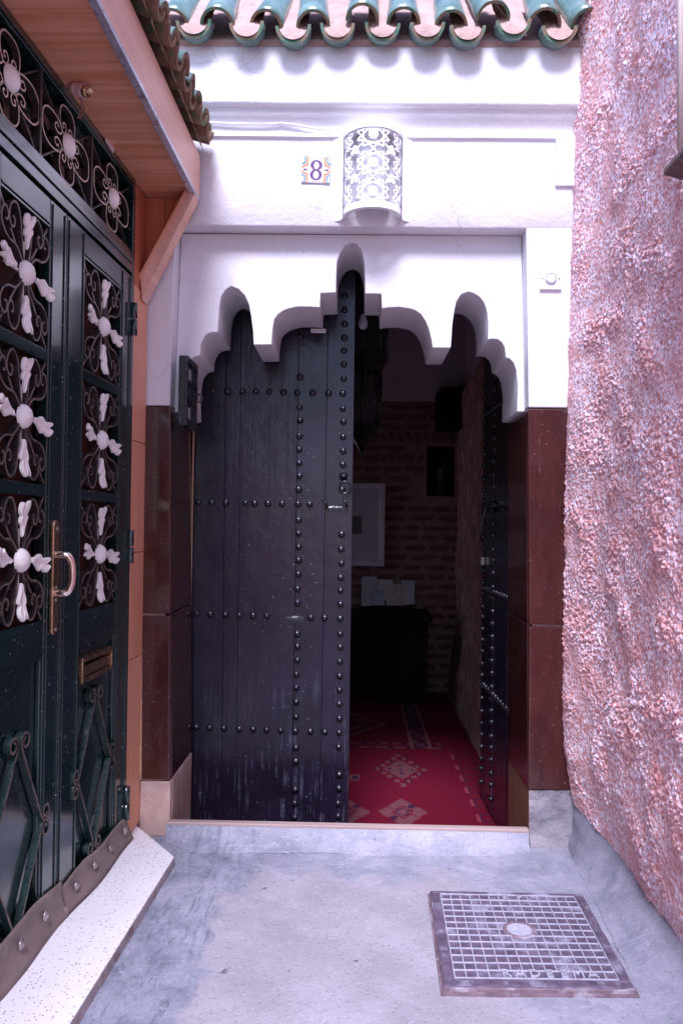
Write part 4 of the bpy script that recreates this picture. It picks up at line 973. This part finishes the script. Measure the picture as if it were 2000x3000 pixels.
# letter slot
ls = MB()
for (a_, b_, c_, e_) in ((-.602, -.335, .766, .782), (-.602, -.335, .700, .716), (-.602, -.588, .716, .766), (-.349, -.335, .716, .766)): gbox(ls, a_, b_, -.018, .008, c_, e_)
lso = ls.build('letter_slot', 'brass', ld2, .002, recalc=True)
gb('slot_flap', -.584, -.353, -.012, .002, .720, .752, 'brass', lso, .002)
# hinges
for z in (1.965, 1.125, .185):
    hg = MB().tube([G(-.186, .012, z-.06), G(-.186, .012, z-.003)], .0125, 12); hg.tube([G(-.186, .012, z+.003), G(-.186, .012, z+.06)], .0125, 12)
    ho = hg.build('hinge', 'green_paint', ld2); gb('hinge_plate', -.235, -.19, -.001, .006, z-.055, z+.05, 'green_paint', ho, .001)
# pull handle
pc = -.815
o_ = []
for k in range(20):
    a_ = math.pi*2*k/20; o_.append((pc+.021*math.cos(a_), (1.195 if math.sin(a_) >= 0 else .905)+.021*math.sin(a_)))
o_ = sorted(set(o_), key=lambda q: 0) 
pts = [(pc+.021*math.cos(a), 1.195+.021*math.sin(a)) for a in np.linspace(0, math.pi, 10)]+[(pc+.021*math.cos(a), .905+.021*math.sin(a)) for a in np.linspace(math.pi, 2*math.pi, 10)]
hp = MB().prism([G(s, .001, z) for s, z in pts], LN*.011).build('handle', 'brass', ld1, .003, 2, recalc=True)
zz0, zz1 = 1.005, 1.115
gp = catmull([G(pc, .008, zz1)[:], G(pc, .030, zz1)[:], G(pc+.003, .046, zz1-.004)[:], G(pc+.006, .056, zz1-.028)[:], G(pc+.006, .058, (zz0+zz1)/2)[:], G(pc+.006, .056, zz0+.028)[:], G(pc+.003, .046, zz0+.004)[:], G(pc, .030, zz0)[:], G(pc, .008, zz0)[:]], 6)
MB().tube(gp, .0105, 12, up=(.3, 1, .2)).build('grip', 'chrome_brass', hp)
for z in (1.19, 1.02, .985, .90): MB().lathe([(.006, 0), (.005, .002), (.0001, .0025)], 10, lambda x, y, h: G(pc+x, .0125+h, z+y)).build('screw', 'bolt_steel', hp)
# rubber draught strips with washers
def strip(sa, sb, par, ztop, zend):
    def f(u, v):
        s = sa+(sb-sa)*u; wv = .006*math.sin(s*19)+.004*fbm(s*7, 1, 0)
        n = .007+(.030+.012*math.sin(s*11+1)*.6)*v**2.2; return G(s, n, (ztop+wv)*(1-v)+(zend+.004*fbm(s*6, 2, 2))*v)
    mb = MB().grid(40, 8, f); so_ = mb.build('draught_strip', 'rubber_strip', par); m = so_.modifiers.new('t', 'SOLIDIFY'); m.thickness = .006; m.offset = 0
    k = sa+.09
    while k < sb-.03:
        c = f((k-sa)/(sb-sa), .42)
        MB().lathe([(.015, .002), (.0145, .005), (.006, .0062), (.006, .009), (.0001, .010)], 12, lambda x, y, h: c+LD*x+LN*(h+.010)+Vector((0, 0, y))).build('washer', 'bolt_steel', so_); k += .145
strip(-.748, -.165, ld2, .128, .050); strip(-1.25, -.735, ld1, .150, .042)

# terrazzo doorstep
st_ = thing('doorstep', 'speckled white terrazzo doorstep below the green door', 'doorstep', (-.75, -.9, 0))
p1, p2 = on_z(511, 2510, .030), on_z(205, 3000, .030); dv = (p2-p1).normalized(); p3 = p1+dv*2.6; p0 = on_z(392, 2412, .044); w0 = L(.01, -.02, .05); w1 = L(-3.1, -.02, .05)
top = [p0, p1, p2, p3, Vector((w1.x, w1.y, .052)), Vector((w0.x, -.018, .050))]
m_ = MB(); n = len(top); m_.add(top+[Vector((q.x, q.y, -.02)) for q in top], [list(range(n))], 0)
sidef = [[k, (k+1) % n, n+(k+1) % n, n+k] for k in range(n)]
for f in sidef: m_.f.append(f); m_.m.append(1); m_.sm.append(False)
m_.build('tread', ('terrazzo', 'terrazzo_edge'), st_, .004, 2, recalc=True)

# wooden canopy over the green door
cp = thing('door_canopy', 'varnished wooden canopy with tiled edge over the green door', 'canopy', (-.72, -1, 2.49))
FXc = lambda y: -.627+.014*y
y = -.028; k = 0
while y > -2.0:
    w = .112+random.uniform(-.004, .004); a_, b_ = y-.0012, y-w+.0012
    pa, pb = LP.x+LD.x/LD.y*a_-.02, LP.x+LD.x/LD.y*b_-.02; dz = random.uniform(-.0012, .0012)
    MB().prism([(pa, a_, 2.490+dz), (FXc(a_)-.018, a_, 2.490+dz), (FXc(b_)-.018, b_, 2.490+dz), (pb, b_, 2.490+dz)], (0, 0, .014)).build('soffit_plank', 'canopy_wood', cp, .0015); y -= w
MB().prism([(FXc(-.025), -.025, 2.478), (FXc(-2.), -2., 2.478), (FXc(-2.), -2., 2.652), (FXc(-.025), -.025, 2.652)], (-.017, 0, 0)).build('fascia', 'fascia_wood', cp, .002)
MB().prism([(FXc(-.03)+.002, -.03, 2.472), (FXc(-2.)+.002, -2., 2.472), (FXc(-2.)+.002, -2., 2.487), (FXc(-.03)+.002, -.03, 2.487)], (-.024, 0, 0)).build('edge_tape', 'silver_tape', cp, .002)
MB().prism([(-.86, -.02, 2.70), (FXc(0)-.018, -.02, 2.655), (FXc(-2)-.018, -2.0, 2.655), (-.92, -2.0, 2.70)], (0, 0, -.15)).build('roof_bed', 'roof_dirt', cp, recalc=True)
for (x0, x1) in ((-.835, -.762), (-.760, -.690), (-.688, -.640)):
    zc_ = lambda x: 2.49-(.635-abs(x))*-1*1.92
    MB().prism([(x0, -.030, 2.488), (x1, -.030, 2.488), (x1, -.030, max(2.13, 2.488-(abs(x1)-.640)*1.80)), (x0, -.030, max(2.10, 2.488-(abs(x0)-.640)*1.80))], (0, .012, 0)).build('end_board', 'panel_wood', cp, .001, recalc=True)
br = [(-.627, 2.474), (-.660, 2.489), (-.834, 2.150), (-.824, 2.062)]
MB().prism([(x, -.105, z) for x, z in br], (0, .072, 0)).build('brace', 'fascia_wood', cp, .003, recalc=True)
MB().prism([(-.655, -.112, 2.489), (-.664, -.112, 2.489), (-.836, -.112, 2.155), (-.833, -.112, 2.138)], (0, .006, 0)).build('brace_bead', 'trim_wood', cp, .001, recalc=True)
t_c = raw_mesh(channel(.052, .048, .26, .016, 10), 'cover_tile', ('green_glaze', 'terracotta', 'terracotta')); t_p = raw_mesh(channel(.050, .046, .26, .015, 10), 'pan_tile', ('terracotta', 'terracotta', 'terracotta'))
crest = [(484, 40), (512, 118), (538, 187), (560, 250), (578, 308), (596, 357), (612, 402)]
ys = [on_x(px, py, -.585) for px, py in crest]; ys = [(q.y, q.z) for q in ys]
step = (ys[0][0]-ys[-1][0])/6
ys = [(ys[0][0]+step*k, 2.768) for k in range(6, 0, -1)]+ys
for i, (y, z) in enumerate(ys):
    y = min(y, -.035); z = 2.757
    piece('cover_tile', t_c, cp, (-.588+random.uniform(-.012, .01), y, z-.052), (R_(14)+random.uniform(-.04, .04), random.uniform(-.12, .12), R_(90)+random.uniform(-.08, .08)))
    if i: piece('pan_tile', t_p, cp, (-.578+random.uniform(-.01, .012), (y+min(ys[i-1][0], -.035))/2, z-.040), (R_(-14)+random.uniform(-.04, .04), math.pi+random.uniform(-.1, .1), R_(90)+random.uniform(-.08, .08)))
def dirt(u, v):
    y = -.07-1.90*u; return (-.606-.02*v+.006*fbm(y*20, v*5, 3), y, 2.652+.06*v+.012*fbm(y*24, v, 1))
MB().grid(120, 4, dirt).build('mortar_bedding', 'terracotta', cp)

# bare lamp socket under the canopy
s_, z_ = Lpx(236, 262, .055); sc0 = L(s_, .055, z_)
so2 = thing('lamp_socket', 'empty pinkish bulb socket hanging by wires under the wooden canopy', 'lamp socket', sc0)
ax = (RGT*.80-UPV*.36-FWD*.30).normalized(); e1 = ax.cross(Vector((0, 0, 1))).normalized(); e2 = ax.cross(e1)
ST = lambda x, y, h: sc0+e1*x+e2*y+ax*h
MB().lathe([(.0001, -.040), (.011, -.040), (.012, -.026), (.013, -.024), (.019, -.020), (.020, -.012)]+[(.0195+(.0012 if k % 2 else 0), -.012+k*.0035) for k in range(8)]+[(.0175, .016), (.0172, .016)], 18, ST).build('shell', 'socket_plastic', so2)
MB().lathe([(.0165, .014), (.0165, .032), (.0140, .032), (.0138, .012), (.0001, .010)], 18, ST).build('liner', 'brass', so2)
hd0 = L(*((lambda a: (a[0], .01, a[1]))(Lpx(228, 345, .01)))); hd1 = L(*((lambda a: (a[0], .006, a[1]))(Lpx(190, 215, .006))))
MB().tube(catmull([(ST(.0, .01, -.01))[:], ((sc0+hd0)/2+Vector((.012, -.01, -.01)))[:], hd0[:]], 6), .0028, 6).build('wire', 'wire_brown', so2)
MB().tube(catmull([(ST(.004, .012, .0))[:], ((sc0+hd0)/2+Vector((.020, -.008, -.012)))[:], (hd0+Vector((.006, 0, 0)))[:]], 6), .0028, 6).build('wire', 'wire_brown', so2)
MB().tube(catmull([ST(0, 0, -.035)[:], ((sc0+hd1)/2+Vector((-.01, 0, .012)))[:], hd1[:]], 6), .0022, 6).build('wire', 'wire_brown', so2)
qs = [Lpx(px, py, .0105) for px, py in ((309, 393), (336, 425), (331, 448), (309, 414))]
pp = MB().prism([L(s, .0105, z) for s, z in qs], LN*.0008).build('paper_label', 'paper'); tag(pp, 'torn paper label stuck on the dark door frame under the canopy', 'label')

# ------------------------------------------------------------------ drain cover
Q = [on_z(1258, 2610, .015), on_z(1705, 2620, .015), on_z(1864, 2900, .015), on_z(1298, 2893, .015)]
def MQ(u, v, h=0):
    a_ = Q[0].lerp(Q[1], u); b_ = Q[3].lerp(Q[2], u); q = a_.lerp(b_, v); return Vector((q.x, q.y, q.z+h))
mc = thing('drain_cover', 'square iron drain cover with raised grid set in the floor', 'drain cover', MQ(.5, .5, -.02))
MB().prism([MQ(0, 0), MQ(1, 0), MQ(1, 1), MQ(0, 1)], (0, 0, -.035), 0, side_m=1).build('plate', ('cover_iron', 'cover_edge'), mc, .004, 2, recalc=True)
MB().prism([MQ(-.012, -.012, -.0125), MQ(1.012, -.012, -.0125), MQ(1.012, 1.014, -.0125), MQ(-.012, 1.014, -.0125)], (0, 0, -.02)).build('packed_dirt', 'cover_edge', mc, recalc=True)
U0, U1, V0, V1 = .068, .932, .045, .925; NU, NV = 14, 13
fb = MB()
def mbar(u0, u1, v0, v1, h0, h1, mb): return mb.box(u0, u1, v0, v1, h0, h1, T=lambda a_, b_, c_: MQ(a_, b_, c_))
for (a_, b_, c_, e_) in ((.010, .990, .008, .036), (.010, .990, .934, .990), (.010, .058, .037, .933), (.942, .990, .037, .933)): mbar(a_, b_, c_, e_, -.002, .0022, MB()).build('border', 'cover_iron', mc, .002, recalc=True)
for k in range(NU+1):
    u = U0+(U1-U0)*k/NU; mbar(u-.0034, u+.0034, V0, V1-((V1-V0)/NV if .31 < u < .84 else 0), -.002, .0036, MB()).build('rib', 'cover_rib', mc, .001, recalc=True)
for k in range(NV+1):
    v = V0+(V1-V0)*k/NV; mbar(U0, U1, v-.0032, v+.0032, -.002, .0032, MB()).build('rib', 'cover_rib', mc, .001, recalc=True)
cu, cv = .50, .455
MB().lathe([(.052, -.001), (.050, .0040), (.044, .0055), (.038, .0030)], 24, lambda x, y, h: MQ(cu+x/.51, cv+y/.56, h)).build('lifting_boss', 'cover_edge', mc); MB().lathe([(.0379, .0030), (.025, .0016), (.0001, .0030)], 24, lambda x, y, h: MQ(cu+x/.51, cv+y/.56, h)).build('packed_dirt', 'cover_rib', mc)
for k, chx in enumerate('RADEEMA'):
    u = .305+.077*(k+.5); v = V1-(V1-V0)/NV*.5
    vs_, fs_ = text_mesh(chx, .044, .0022)
    MB().add([MQ(u+x/.51, v-(y-.0)/.50, .004+z) for x, y, z in vs_], fs_).build('letter', 'cover_rib', mc)
for chx, u in (('E', .475), ('F', .575)):
    vs_, fs_ = text_mesh(chx, .034, .002)
    MB().add([MQ(u+x/.51, V0+(V1-V0)/NV*.5-y/.50, .004+z) for x, y, z in vs_], fs_).build('letter', 'cover_rib', mc)
